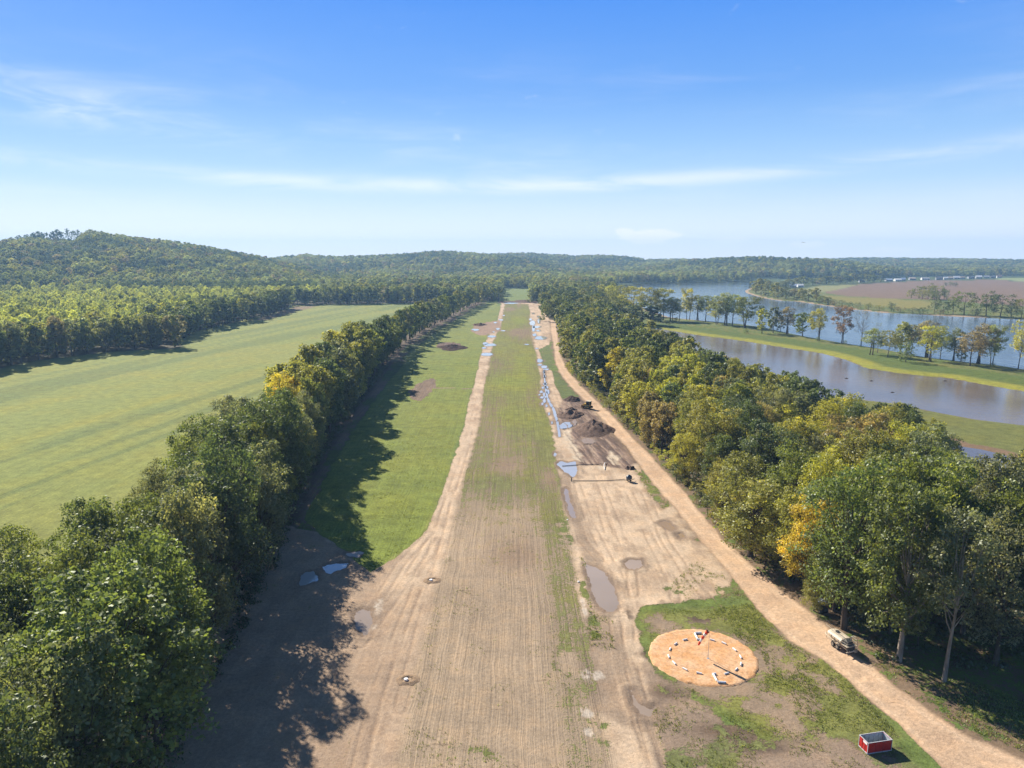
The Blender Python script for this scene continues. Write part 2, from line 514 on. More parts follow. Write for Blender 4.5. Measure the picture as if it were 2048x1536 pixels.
DITCH = gpl([(870, 776), (900, 776), (942, 778)])
MUDFAR = gpl([(942, 662), (948, 650), (975, 644), (1004, 640), (1000, 662), (968, 672), (950, 668)])
WEDGE = gpl([(1105, 742), (1118, 745), (1142, 772), (1166, 797), (1150, 800), (1126, 800), (1112, 772)])
WEDGE2 = gpl([(1082, 700), (1094, 690), (1104, 700), (1106, 730), (1094, 738), (1086, 735)])
CHURN = gpl([(1130, 797), (1166, 792), (1192, 830), (1216, 850), (1250, 888), (1276, 925), (1256, 938), (1205, 932), (1160, 930), (1140, 890), (1118, 845), (1116, 818), (1126, 806)])
PALE = [gpl([(1118, 862), (1142, 858), (1146, 880), (1160, 905), (1164, 925), (1146, 915), (1132, 890), (1122, 872)]),
        gpl([(1212, 912), (1222, 902), (1238, 912), (1236, 922), (1242, 930), (1222, 930)]),
        gpl([(1190, 930), (1204, 929), (1208, 938), (1192, 937)])]
RGRASS_S = gpl([(1272, 942), (1290, 946), (1352, 1012), (1326, 1020), (1302, 1000), (1286, 975)])
CIRCGRASS = gpl([(1286, 1228), (1330, 1215), (1400, 1222), (1450, 1212), (1500, 1205), (1545, 1232), (1590, 1268), (1640, 1310), (1690, 1345), (1760, 1420), (1802, 1472), (1770, 1482), (1680, 1462), (1600, 1482), (1520, 1482), (1450, 1440),
                 (1390, 1395), (1345, 1365), (1310, 1330), (1295, 1290), (1296, 1255)])
SPARSE = gpl([(1290, 1330), (1345, 1365), (1400, 1400), (1470, 1450), (1560, 1490), (1680, 1470), (1790, 1490), (1850, 1545), (1900, 1620), (1340, 1620), (1300, 1420)])
ROAD_L = [(1100, 640), (1103, 668), (1108, 695), (1110, 722), (1117, 740), (1123, 750), (1140, 772), (1170, 802), (1200, 832), (1225, 862), (1255, 895), (1275, 925), (1300, 960), (1345, 1010), (1398, 1075), (1430, 1115), (1460, 1150), (1500, 1200), (1545, 1245),
          (1580, 1280), (1640, 1315), (1690, 1352), (1730, 1392), (1780, 1432), (1820, 1472), (1870, 1522), (1920, 1580), (1960, 1640)]
ROAD_R = [(1111, 640), (1114, 668), (1118, 695), (1121, 712), (1136, 742), (1165, 775), (1200, 808), (1235, 842), (1260, 872), (1295, 907), (1332, 946), (1372, 988), (1405, 1030), (1440, 1075), (1480, 1108), (1520, 1145), (1560, 1180), (1620, 1222), (1660, 1262), (1692, 1302),
          (1742, 1332), (1800, 1382), (1870, 1432), (1940, 1474), (2030, 1512), (2110, 1545), (2180, 1600)]
ROAD = gpl(ROAD_L + ROAD_R[::-1])
WOOD = gpl([(1066, 578), (1072, 602), (1084, 612), (1090, 640), (1116, 700), (1126, 730), (1148, 752), (1186, 792), (1238, 838), (1272, 876), (1312, 922), (1374, 985), (1424, 1046), (1498, 1108), (1572, 1172), (1650, 1232), (1710, 1285), (1800, 1345), (1890, 1375), (2060, 1400), (2300, 1420),
             (2300, 1090), (2100, 1050), (1940, 1020), (1850, 945), (1730, 912), (1620, 855), (1500, 818), (1400, 768), (1310, 712), (1270, 690), (1235, 660), (1205, 630), (1190, 600), (1150, 585), (1110, 576)])
WZ = -0.6
POND = gpl([(1300, 655), (1345, 662), (1400, 671), (1480, 681), (1560, 694), (1640, 706), (1690, 719), (1730, 736), (1800, 747), (1900, 757), (2000, 775), (2048, 783), (2250, 815),
            (2300, 890), (2048, 851), (1950, 839), (1880, 826), (1780, 806), (1700, 797), (1600, 800), (1500, 790), (1400, 735), (1330, 690)], WZ)
INLET = gpl([(1890, 880), (1922, 893), (1962, 899), (2005, 909), (2048, 925), (2120, 960), (2080, 1000), (1985, 965), (1930, 960), (1880, 930)], WZ)
RIV_NEAR = [(1238, 571), (1242, 590), (1258, 602), (1300, 622), (1340, 635), (1400, 641), (1480, 648), (1532, 656), (1580, 667), (1621, 675), (1690, 687), (1758, 697), (1847, 714), (1930, 724), (1990, 730), (2048, 739), (2300, 775)]
RIV_FAR = [(2300, 660), (2048, 640), (1960, 635), (1900, 632.5), (1850, 630), (1760, 625), (1700, 618), (1640, 610), (1600, 604), (1560, 601.5), (1530, 597), (1508, 591), (1493, 586), (1489, 582), (1500, 577), (1506, 571), (1516, 566), (1530, 562.5), (1506, 562), (1428, 564), (1340, 566), (1292, 566.5), (1260, 569)]
RIVER = gpl(RIV_NEAR + RIV_FAR, WZ)
BROWNF = gpl([(1646, 585), (1690, 577), (1722, 568), (1760, 566), (1850, 561), (1990, 560), (2048, 563), (2300, 566), (2300, 640), (2048, 612), (1960, 606), (1900, 601), (1790, 597), (1700, 593)])
YELSTRIP = gpl([(1640, 592), (1700, 594), (1790, 598), (1870, 604), (1860, 618), (1790, 616), (1700, 606)])
PALEF = gpl([(1590, 581), (1640, 571), (1700, 570), (1722, 568), (1690, 577), (1650, 584), (1620, 588)])
FARF = gpl([(1990, 556), (2300, 556), (2300, 565), (2048, 562.5), (1995, 560)])
ENDF = gpl([(1008, 577), (1068, 577), (1074, 602), (1000, 604)])
LWOOD = gpl([(-700, 860), (-100, 760), (0, 738), (60, 724), (190, 708), (250, 702), (340, 698), (368, 694), (362, 680), (385, 664), (480, 642), (560, 622), (590, 611), (700, 609), (850, 606), (950, 603), (1002, 600), (1010, 574), (760, 560), (-700, 540)])
ROWPX = [(985, 600), (958, 606), (905, 632), (850, 662), (800, 696), (750, 732), (690, 784), (640, 832), (580, 898), (520, 962), (440, 1062), (360, 1172), (260, 1292), (150, 1432), (40, 1600)]
_far = [tuple(p) for p in gpl(ROWPX)[:6]]
ROWLINE = np.array(_far + [(-77.0, 440.0), (-73.0, 370.0), (-69.5, 300.0), (-64.5, 230.0), (-58.5, 178.0), (-52.0, 144.0), (-49.0, 110.0), (-46.5, 86.0), (-45.0, 70.0), (-44.0, 58.0)])
BROWNEDGE = gpl([(500, 640), (560, 622), (592, 613), (640, 612), (600, 622), (540, 640)])
MUDMARK = gpl([(605, 680), (640, 669), (652, 671), (625, 680)])

HILLS = [  # photo-x -> photo-y of the tree tops along the crest, crest distance, width before, width behind, shape
    ([(-900, 500), (-300, 486), (0, 482), (60, 477), (90, 474), (104, 478), (120, 481), (172, 480), (182, 468), (200, 464), (260, 472), (330, 483), (400, 493), (470, 505), (530, 517), (620, 535), (700, 555)], 1950, 820, 900),
    ([(380, 560), (450, 530), (540, 519), (620, 511), (680, 515), (740, 513), (800, 508), (860, 504), (900, 503), (960, 509), (1020, 512), (1090, 520), (1160, 545)], 2650, 900, 900),
    ([(760, 520), (900, 512), (1000, 509), (1060, 508), (1100, 510), (1150, 513), (1200, 512), (1250, 514), (1290, 520), (1340, 519), (1400, 519), (1480, 519), (1600, 522), (1700, 530), (1760, 545)], 3400, 1100, 800),
    ([(1180, 545), (1300, 530), (1380, 521), (1480, 517), (1530, 514), (1570, 517), (1640, 520), (1720, 528), (1800, 540), (1880, 552)], 2550, 520, 600),
    ([(1500, 522), (1640, 518), (1720, 516), (1800, 517), (1900, 518), (1980, 519), (2048, 521), (2300, 522), (2900, 530)], 4300, 1500, 900),
]
TREE_H = 17.0

def hill_height(X, Y):
    R = np.hypot(X, Y)
    az = np.arctan2(X, np.maximum(Y, 1e-3))
    az = np.where(Y <= 0, np.sign(X) * 1.57, az)
    px = 1024 + CF * np.tan(np.clip(az, -1.1, 1.1)) * 1.0
    h = np.zeros(X.shape, np.float64)
    for prof, r0, wf, wb in HILLS:
        xs = np.array([p[0] for p in prof], float); ys = np.array([p[1] for p in prof], float)
        # depth along the optical axis is close to the ground distance times cos(azimuth)
        top = np.interp(px, xs, ys, left=600, right=600)
        dep = r0 * np.cos(az) * CC + 5
        hh = CH + (CHOR - top) / CF * dep - TREE_H
        hh = np.maximum(hh, 0)
        d = R - r0
        k = np.where(d < 0, 1 - np.clip(-d / wf, 0, 1), 1 - np.clip(d / wb, 0, 1))
        k = k * k * (3 - 2 * k)
        h = np.maximum(h, hh * k)
    rough = (fbm(X, Y, 1 / 260.0, 4, 5) - 0.5) * 1.0
    h = h * (1 + 0.22 * rough * np.clip(1.0, 0, 1))
    return h

def base_height(X, Y):
    z = hill_height(X, Y)
    for P, dmax in ((POND, 60), (INLET, 40), (RIVER, 90)):
        s = sdf(P, X, Y, dmax)
        # banks fall to the water; the outline is where the ground passes the water level
        w = np.clip(-0.6 + s * 0.10, -3.0, 5.0)
        z = np.where(s < 12, np.minimum(z, np.maximum(w, -3.0)), z)
    return z

def h_at(x, y):
    return float(base_height(np.array([x], float), np.array([y], float))[0])

def build_ground(mat):
    PUDDLES[:] = puddle_list()
    # rows follow the ground's distance, columns its bearing: even detail from near to far
    pys = np.arange(1575, 546, -2.1)
    ang = CP + np.arctan((pys - 768) / CF)
    r1 = CH / np.tan(ang)
    r0 = np.geomspace(3, r1[0] * 0.985, 26)
    r2 = r1[-1] * np.geomspace(1.012, 6000 / r1[-1], 66)
    R = np.concatenate([r0, r1, r2])
    a1 = np.arange(-43, 43.01, 0.105)
    a0 = np.linspace(43, 317, 60)[1:-1]
    A = np.radians(np.concatenate([a1, a0]))
    nr, na = len(R), len(A)
    RR, AA = np.meshgrid(R, A, indexing="ij")
    X = (RR * np.sin(AA)).ravel(); Y = (RR * np.cos(AA)).ravel()
    n = len(X)
    Z = base_height(X, Y)
    jit = (fbm(X, Y, 0.25, 4, 2) - 0.5)
    jit2 = (fbm(X, Y, 0.05, 3, 4) - 0.5)
    dirt = np.empty((n, 3), np.float32); grass = np.empty((n, 3), np.float32)
    gr = np.ones(n, np.float32); st = np.zeros(n, np.float32)
    dirt[:] = (0.20, 0.15, 0.09); grass[:] = (0.115, 0.155, 0.042)
    def put(m, d=None, g=None, c=None, s=None):
        m = m.astype(np.float32)
        if d is not None: dirt[:] = dirt * (1 - m[:, None]) + np.array(d, np.float32) * m[:, None]
        if g is not None: grass[:] = grass * (1 - m[:, None]) + np.array(g, np.float32) * m[:, None]
        if c is not None: gr[:] = gr * (1 - m) + (c if not isinstance(c, np.ndarray) else c.astype(np.float32)) * m
        if s is not None: st[:] = st * (1 - m) + s * m
    def area(P, soft=0.6, j=1.6, j2=0.0, pad=30.0):
        s = sdf(P, X, Y, pad) + jit * j * 2 + jit2 * j2 * 2
        return 1 - sstep(-soft, soft, s)
    cat = np.zeros(n, np.int8)
    # the big hay field: sown in rows along the strip, with yellower drills
    field_m = (X < -20) & (Y > 60) & (Y < 1200)
    rows = fbm(X - 0.19 * Y, Y * 0.03, 0.11, 4, 8)
    rows2 = fbm(X - 0.19 * Y, Y * 0.012, 0.035, 3, 9)
    big = fbm(X, Y, 0.012, 4, 12)
    yel = sstep(0.55, 0.72, rows * 0.55 + rows2 * 0.45)
    put(field_m * 1.0, d=(0.20, 0.155, 0.08), g=(0.188, 0.215, 0.052), c=1.2, s=0.8)
    put(field_m * yel * 0.75, g=(0.235, 0.230, 0.036))
    put(field_m * sstep(0.50, 0.64, big) * 0.6, g=(0.215, 0.22, 0.050))
    put(field_m * (1 - sstep(0.38, 0.48, rows)) * 0.6, g=(0.100, 0.138, 0.042))
    put(area(BROWNEDGE, 3, 4) * 0.85, d=(0.2, 0.14, 0.09), c=0.18)
    put(area(MUDMARK, 2, 2) * 0.7, d=(0.15, 0.11, 0.07), c=0.3)
    # wooded floors and far country
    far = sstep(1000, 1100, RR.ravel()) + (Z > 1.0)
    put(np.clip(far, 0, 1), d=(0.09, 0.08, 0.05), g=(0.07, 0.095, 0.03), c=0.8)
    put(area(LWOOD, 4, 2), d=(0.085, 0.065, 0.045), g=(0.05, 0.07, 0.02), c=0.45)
    put(area(ENDF, 3, 2), g=(0.15, 0.19, 0.055), c=1.2)
    # land by the river
    land = (X > 60) & (Y > 120) & (RR.ravel() < 1500)
    put(land * 1.0, d=(0.22, 0.165, 0.09), g=(0.14, 0.15, 0.045), c=0.85)
    sp = sdf(POND, X, Y, 40) + jit * 1.5
    sr = sdf(RIVER, X, Y, 60) + jit * 2.0
    si = sdf(INLET, X, Y, 30) + jit
    isl = land & (sp > -6) & (sp < 40) & (Y > 330)
    put(isl * (1 - sstep(9, 16, sp)), g=(0.235, 0.235, 0.04), c=1.15)
    put(isl * sstep(9, 16, sp) * (sp < 39.9), g=(0.095, 0.13, 0.032), c=1.0)
    nb = land & (sr > -6)
    put((1 - sstep(4, 8, sr)) * land * (Y > 700), d=(0.36, 0.27, 0.17), c=0.06)
    put((1 - sstep(3, 6, si)) * land, d=(0.20, 0.135, 0.085), c=0.1)
    put((1 - sstep(1.0, 2.5, sp)) * land, d=(0.20, 0.15, 0.09), c=0.45)
    put(area(YELSTRIP, 4, 3, pad=60), g=(0.20, 0.18, 0.045), c=1.0)
    put(area(PALEF, 6, 4, pad=60), g=(0.22, 0.22, 0.09), d=(0.3, 0.25, 0.15), c=0.9)
    put(area(BROWNF, 4, 3, pad=60), d=(0.200, 0.135, 0.088), g=(0.16, 0.125, 0.065), c=0.12, s=0.9)
    put(area(FARF, 8, 3, pad=60), g=(0.22, 0.26, 0.10), c=1.2)
    # wood floor beside the strip
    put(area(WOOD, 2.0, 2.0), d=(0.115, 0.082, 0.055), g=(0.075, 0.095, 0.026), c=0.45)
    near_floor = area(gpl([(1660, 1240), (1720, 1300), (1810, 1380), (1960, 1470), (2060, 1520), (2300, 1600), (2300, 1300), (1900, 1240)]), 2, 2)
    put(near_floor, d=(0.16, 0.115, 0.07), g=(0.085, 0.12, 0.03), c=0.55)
    # row of trees: leaf litter and a bare earth track along its foot
    rl = ROWLINE
    dr = line_sdf(rl, X, Y, 40)
    xr = np.interp(Y, rl[::-1, 1], rl[::-1, 0])
    side = X - xr
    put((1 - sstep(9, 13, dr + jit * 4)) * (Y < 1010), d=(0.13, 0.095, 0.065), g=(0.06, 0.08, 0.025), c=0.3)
    put(sstep(2, 5, side) * (1 - sstep(8, 12, side + jit * 5)) * (Y < 1000) * (Y > 150) * 0.8, d=(0.22, 0.155, 0.11), g=(0.11, 0.135, 0.036), c=np.clip(0.62 + jit2 * 2.2, 0.05, 1.0))
    # the strip and its shoulders
    dj = fbm(X, Y, 0.09, 4, 21)
    put(area(APRON, 0.7, 1.0, 1.0), d=(0.52, 0.395, 0.275), g=(0.10, 0.12, 0.04), c=0.05, s=0.22)
    put(area(APRON) * sstep(0.47, 0.62, dj) * 0.5, d=(0.37, 0.265, 0.178), c=0.12)
    dj2 = fbm(X * 1.4, Y * .8, 0.28, 4, 22)
    put(area(APRON) * sstep(0.54, 0.66, dj2) * 0.5, d=(0.30, 0.215, 0.148), c=0.06)
    put(area(APRON) * (1 - sstep(0.34, 0.44, dj2)) * 0.5, d=(0.56, 0.43, 0.305))
    put((side > -2) * (Y < 190) * sstep(0, 1, area(APRON)) * (1 - sstep(26, 36, side + jit2 * 20)) * 0.75, d=(0.30, 0.215, 0.150), c=np.clip(.10 + (dj - .5) * 1.0, 0.02, .5))
    m = area(LGRASS, 0.5, 1.0, 0.5)
    gl = fbm(X, Y, 0.03, 4, 23)
    put(m, d=(0.25, 0.18, 0.11), g=(0.160, 0.192, 0.038), c=1.15)
    put(m * sstep(0.45, 0.65, gl) * 0.6, g=(0.172, 0.195, 0.044))
    put(m * (1 - sstep(90, 260, Y)) * 0.7, g=(0.155, 0.198, 0.028))
    put(m * sstep(300, 700, Y) * 0.6, g=(0.170, 0.195, 0.058))
    cross = sstep(0.57, 0.68, fbm(X * 0.1, Y, 0.35, 3, 33))
    put(m * cross * 0.3, g=(0.09, 0.12, 0.028))
    m = area(RUNWAY, 1.1, 1.0, 0.4)
    rwm = m; Zr = np.zeros(n)
    patch = fbm(X, Y * 0.25, 0.055, 4, 41)
    str_n = fbm(X, Y * 0.012, 0.45, 4, 42)
    cover = 0.13 + 0.62 * sstep(118, 210, Y) + (patch - 0.5) * 1.0 + (str_n - 0.5) * 0.7
    t = sstep(-1, 9, X - 0.006 * Y) * (1 - sstep(95, 190, Y)) * 0.35
    cover = np.clip(cover + t, 0.02, 1.1)
    put(m, d=(0.335, 0.255, 0.175), g=(0.150, 0.150, 0.058), c=cover, s=1.0)
    yb = sstep(130, 330, Y)
    put(m * yb, g=(0.165, 0.165, 0.052), d=(0.235, 0.18, 0.10))
    put(m * sstep(0.52, 0.66, patch) * yb * 0.8, g=(0.178, 0.185, 0.042), c=0.9)
    for (px, py, rx, ry) in ((1030, 765, 8, 30), (1005, 765, 5, 20), (1045, 750, 5, 40), (1020, 830, 7, 22), (1036, 640, 9, 60), (1040, 720, 9, 30)):
        cx, cy = gp(px, py)
        k = np.exp(-(((X - cx) / rx) ** 2 + ((Y - cy) / ry) ** 2))
        put(m * np.clip(k * 0.8 * (0.4 + patch), 0, 0.8), g=(0.185, 0.205, 0.034), c=0.95)
    for (px, py, rx, ry) in ((1040, 665, 14, 45), (1020, 618, 9, 40), (1010, 930, 6, 10), (1100, 960, 3, 14), (1030, 1110, 6, 9)):
        cx, cy = gp(px, py)
        k = np.exp(-(((X - cx) / rx) ** 2 + ((Y - cy) / ry) ** 2))
        put(m * np.clip(k * (0.4 + patch), 0, 0.8), d=(0.24, 0.17, 0.115), c=0.22)
    put(area(MUDFAR, 1.5, 2.0), d=(0.29, 0.2, 0.14), c=0.05)
    put(area(MUDFLAT, 0.8, 2.0), d=(0.19, 0.135, 0.095), c=0.1, s=1.0)
    put(1 - sstep(0.6, 1.5, line_sdf(DITCH, X, Y) + jit * 1.5), d=(0.24, 0.18, 0.12), c=0.08)
    put(area(gpl([(870, 690), (884, 684), (920, 686), (924, 697), (905, 702), (880, 699)]), 0.8, 2.5), d=(0.15, 0.10, 0.075), c=0.12)
    put(area(gpl([(995, 606), (1000, 601), (1086, 600), (1090, 605), (1040, 607)]), 2, 3), d=(0.13, 0.085, 0.065), c=0.05)
    put(area(WEDGE, 0.6, 0.8), d=(0.22, 0.16, 0.10), g=(0.105, 0.13, 0.045), c=0.8)
    put(area(WEDGE2, 1.0, 1.2), d=(0.22, 0.16, 0.10), g=(0.115, 0.14, 0.05), c=0.8)
    # churned building site
    ch = area(CHURN, 0.8, 1.6)
    dirx, diry = gp(1130, 800), gp(1250, 920)
    ux, uy = diry[0] - dirx[0], diry[1] - dirx[1]; L = math.hypot(ux, uy); ux /= L; uy /= L
    al = X * ux + Y * uy; ac = -X * uy + Y * ux
    rut = 0.55 * fbm(ac, al * 0.05, 0.8, 4, 51) + 0.45 * fbm(ac * 1.0, al * 0.10, 1.9, 4, 52)
    put(ch, d=(0.215, 0.15, 0.115), c=0.03, s=0.2)
    put(ch * sstep(0.49, 0.57, rut), d=(0.120, 0.083, 0.066))
    put(ch * (1 - sstep(0.38, 0.46, rut)) * 0.75, d=(0.36, 0.27, 0.20))
    for P in PALE:
        put(area(P, 0.7, 2.2) * (1 - .7 * sstep(.5, .6, rut)), d=(0.52, 0.43, 0.32), c=0.0)
    # grass patches on the near shoulder
    gn3 = fbm(X, Y * .6, 1.3, 4, 63, .65); gn = fbm(X, Y, 0.14, 4, 61); gn2 = fbm(X, Y, 0.5, 3, 62)
    put(area(RGRASS_S, 1.6, 2.2), g=(0.135, 0.158, 0.044), d=(0.27, 0.195, 0.13), c=np.clip(.58 + (gn2 - .5) * 1.6, .1, 1))
    cg = area(CIRCGRASS, 2.6, 2.2, 1.8)
    put(cg, d=(0.275, 0.205, 0.142), g=(0.165, 0.172, 0.052), c=np.clip(0.66 + (gn - 0.5) * 2.2 + (gn2 - 0.5) * 1.0, 0.12, 1.1))
    put(area(SPARSE, 1.0, 1.5, 1.0) * (1 - cg), d=(0.275, 0.205, 0.148), g=(0.140, 0.152, 0.058), c=np.clip(0.24 + (gn - 0.5) * 2.4, 0.02, 0.9))
    edge = np.abs(sdf(CIRCGRASS, X, Y, 12) - 0.0)
    put((edge < 3.0) * sstep(0.5, 0.62, gn) * (Y < 128) * 0.8, d=(0.13, 0.092, 0.064))
    for (px, py, rx, ry) in ((1400, 1238, 4.2, 1.6), (1330, 1385, 4, 2.4), (1440, 1460, 5, 2), (1530, 1495, 5, 2), (1360, 1350, 2.5, 1.6)):
        cx, cy = gp(px, py)
        k = np.exp(-(((X - cx) / rx) ** 2 + ((Y - cy) / ry) ** 2) * 1.4)
        put(np.clip(k * (0.4 + gn * 1.2), 0, 1), d=(0.12, 0.086, 0.062), c=np.clip(0.15 + (gn2 - 0.5) * 2, 0, 1))
    # weeds and damp along the strip's edge
    for (px, py, rx, ry, c) in ((1170, 1180, 0.9, 5, 0.9), (1188, 1255, 1.3, 4.5, 0.9), (1130, 1060, 1.6, 12, 0.7), (1200, 1450, 1.6, 5, 0.36), (1130, 1330, 2.0, 5, 0.36), (1345, 1180, 3, 2, 0.5), (1460, 1185, 3.5, 3, 0.6), (940, 1520, 5, 3, 0.45)):
        cx, cy = gp(px, py)
        k = np.exp(-(((X - cx) / rx) ** 2 + ((Y - cy) / ry) ** 2))
        put(np.clip(k * 1.3, 0, 1), g=(0.125, 0.145, 0.046), c=np.clip(c * 0.85 + (gn2 - 0.5) * 1.7, 0, 1.0))
    damp = [gpl([(1118, 905), (1128, 1000), (1160, 1110), (1172, 1180), (1160, 1300), (1180, 1420), (1290, 1470), (1330, 1430), (1262, 1330), (1232, 1240), (1240, 1180), (1200, 1110), (1152, 1000), (1128, 910)]),
            gpl([(700, 1205), (740, 1200), (775, 1180), (770, 1220), (740, 1260), (715, 1270)]), gpl([(1318, 1048), (1340, 1042), (1372, 1070), (1362, 1085), (1340, 1066)]), gpl([(1248, 1122), (1286, 1118), (1290, 1132), (1260, 1142)])]
    damp += [grow(P, 1.0) for P in (gpl([(1168, 1128), (1202, 1142), (1228, 1178), (1237, 1216), (1213, 1224), (1190, 1196), (1180, 1160)]), gpl([(1119, 853), (1124, 847), (1142, 845), (1142, 856)]))]
    for P in damp:
        put(area(P, 1.2, 1.6) * (0.55 + 0.35 * gn), d=(0.235, 0.175, 0.125))
    for (px, py, rx, ry) in ((1168, 1215, 0.6, 4.0), (1172, 1425, 1.2, 1.5), (1182, 1465, 1.0, 1.2), (1185, 1350, 2.0, 1.8), (757, 1215, 1.1, 3.6), (742, 1255, 1.6, 1.6)):
        cx, cy = gp(px, py)
        k = np.exp(-(((X - cx) / rx) ** 2 + ((Y - cy) / ry) ** 2))
        put(np.clip((k * (gn3 * 2.2 - 0.35) - 0.26) * 1.8, 0, 0.6), d=(0.58, 0.52, 0.44), c=0.0)
    rr = line_sdf(gpl(ROAD_R), X, Y, 20)
    put((1 - sstep(4, 8, rr + jit * 5)) * (Y < 700) * 0.9, d=(0.205, 0.145, 0.095), c=np.clip(0.30 + (gn2 - .5) * 1.4, 0, 1))
    HOL = []
    # wheel ruts across the bare earth, in pairs
    tracks = [[(1150, 955), (1182, 1050), (1214, 1112), (1245, 1165)], [(1196, 955), (1238, 1060), (1262, 1130), (1268, 1190)], [(1182, 950), (1228, 1100), (1252, 1200), (1262, 1330), (1300, 1480), (1330, 1570)], [(1228, 1232), (1243, 1330), (1272, 1420), (1320, 1560)],
              [(1130, 975), (1165, 1080), (1200, 1120)], [(985, 716), (948, 880), (905, 1030), (866, 1170), (834, 1290), (800, 1420)], [(972, 740), (925, 920), (880, 1050), (800, 1180), (720, 1290)], [(860, 1065), (800, 1130), (745, 1220), (690, 1330), (640, 1460)],
              [(900, 985), (862, 1110), (800, 1260), (750, 1400), (715, 1540)], [(1290, 985), (1330, 1080), (1390, 1170), (1440, 1220)], [(1255, 975), (1300, 1075), (1345, 1160), (1352, 1200)], [(1062, 640), (1078, 690), (1098, 760), (1122, 830)], [(1070, 612), (1088, 660), (1098, 700)]]
    for q, tr in enumerate(tracks):
        tp = gpl(tr)
        dl = line_sdf(tp, X, Y, 6) + jit * .35
        k = np.exp(-((dl - .95) / .30) ** 2) * sstep(.32, .6, fbm(X, Y, .12, 3, 130 + q)) * (1 - rwm)
        put(k * .5, d=(0.29, 0.205, 0.138), c=0.04)
        put(np.exp(-((dl - 1.45) / .22) ** 2) * .22 * (1 - rwm), d=(0.56, 0.42, 0.29))
        Zr = Zr - k * .10
    for (pts, mm) in PUDDLES:
        sq0 = sdf(pts, X, Y, 5)
        if pts[:, 1].mean() < 235:
            hol = (sq0 < 2.4)
            tgt = np.clip(sq0 * .16, -.15, .14) + (gn3 - .5) * .16 + (gn2 - .5) * .10
            tgt = np.where(sq0 > .75, np.maximum(tgt, .05), tgt)
            wgt = 1 - sstep(1.2, 2.4, sq0)
            HOL.append((hol, tgt, wgt))
        sq = sq0 + jit * 1.2
        put((1 - sstep(.1, 1.6, sq)) * .72, d=(0.200, 0.145, 0.105), c=0.03)
    # road
    m = area(ROAD, 0.45, 0.5, 0.3)
    wc = sdf(ROAD, X, Y, 8)
    put(m, d=(0.52, 0.365, 0.24), c=0.0, s=0.1)
    put(m * np.exp(-((wc + 1.1) / 0.45) ** 2) * 0.6, d=(0.60, 0.44, 0.30))
    put(m * sstep(0.55, 0.7, fbm(X, Y, 0.2, 4, 77)) * 0.6, d=(0.44, 0.30, 0.195))
    sb = area(ROAD, 2.2, 1.0) * (1 - m)
    put(sb * 0.6, d=(0.27, 0.19, 0.125), c=0.25)
    # relief
    rel = (fbm(X, Y, 0.06, 3, 91) - 0.5) * 0.16 * (RR.ravel() < 900)
    wet = (sp < 6) | (sr < 8) | (si < 5)
    Z = Z + np.where(wet, 0, rel)
    Z = Z + Zr + ch * (rut - 0.5) * 1.1
    Z = Z - m * 0.10
    Z = Z + np.where((edge < 2.5) & (Y < 128), (gn2 - 0.5) * 0.25, 0)
    Z = Z + area(MUDFLAT, 1, 2) * (gn2 - 0.5) * 0.9
    for hol, tgt, wgt in HOL:
        Z = np.where(hol, Z * (1 - wgt) + tgt * wgt, Z)
    V = np.stack([X, Y, Z], 1)
    # face groups
    rw = sdf(RUNWAY, X, Y, 5) < 0
    rd = sdf(ROAD, X, Y, 5) < 0.1
    cat[:] = 0
    cat[(Z > 2.0) & (RR.ravel() > 900)] = 4
    cat[field_m & (sdf(LWOOD, X, Y, 5) > 0) & (side < -6)] = 3
    cat[sdf(BROWNF, X, Y, 5) < 0] = 5
    cat[rw] = 1
    cat[rd] = 2
    I = np.arange(nr * na).reshape(nr, na)
    i2 = np.concatenate([I, I[:, :1]], 1)
    Fq = np.stack([i2[:-1, :-1], i2[:-1, 1:], i2[1:, 1:], i2[1:, :-1]], -1).reshape(-1, 4)[:, ::-1]
    # gap-closing fan at the middle
    fc = cat[Fq[:, 0]]
    names = {0: "ground", 1: "runway", 2: "dirt_road", 3: "green_field", 4: "hills", 5: "brown_field"}
    labels = {0: "bare earth and grass ground around the airstrip", 1: "long straight mown grass and earth airstrip", 2: "pale orange dirt road along the wood",
              3: "wide green hay field beyond the tree row", 4: "low wooded hills along the horizon", 5: "brown ploughed field across the river"}
    for k, nm in names.items():
        q = Fq[fc == k]
        if not len(q): continue
        used, inv = np.unique(q, return_inverse=True)
        me = np_mesh(nm, V[used], inv.reshape(-1, 4), mat, True)
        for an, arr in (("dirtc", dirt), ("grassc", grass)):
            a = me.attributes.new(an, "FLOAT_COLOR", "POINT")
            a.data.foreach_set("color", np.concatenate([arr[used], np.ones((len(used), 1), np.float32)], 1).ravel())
        for an, arr in (("gr", gr), ("strp", st)):
            a = me.attributes.new(an, "FLOAT", "POINT")
            a.data.foreach_set("value", arr[used].astype(np.float32))
        o = link(nm, me)
        tag(o, labels[k], "ground", None, "structure")

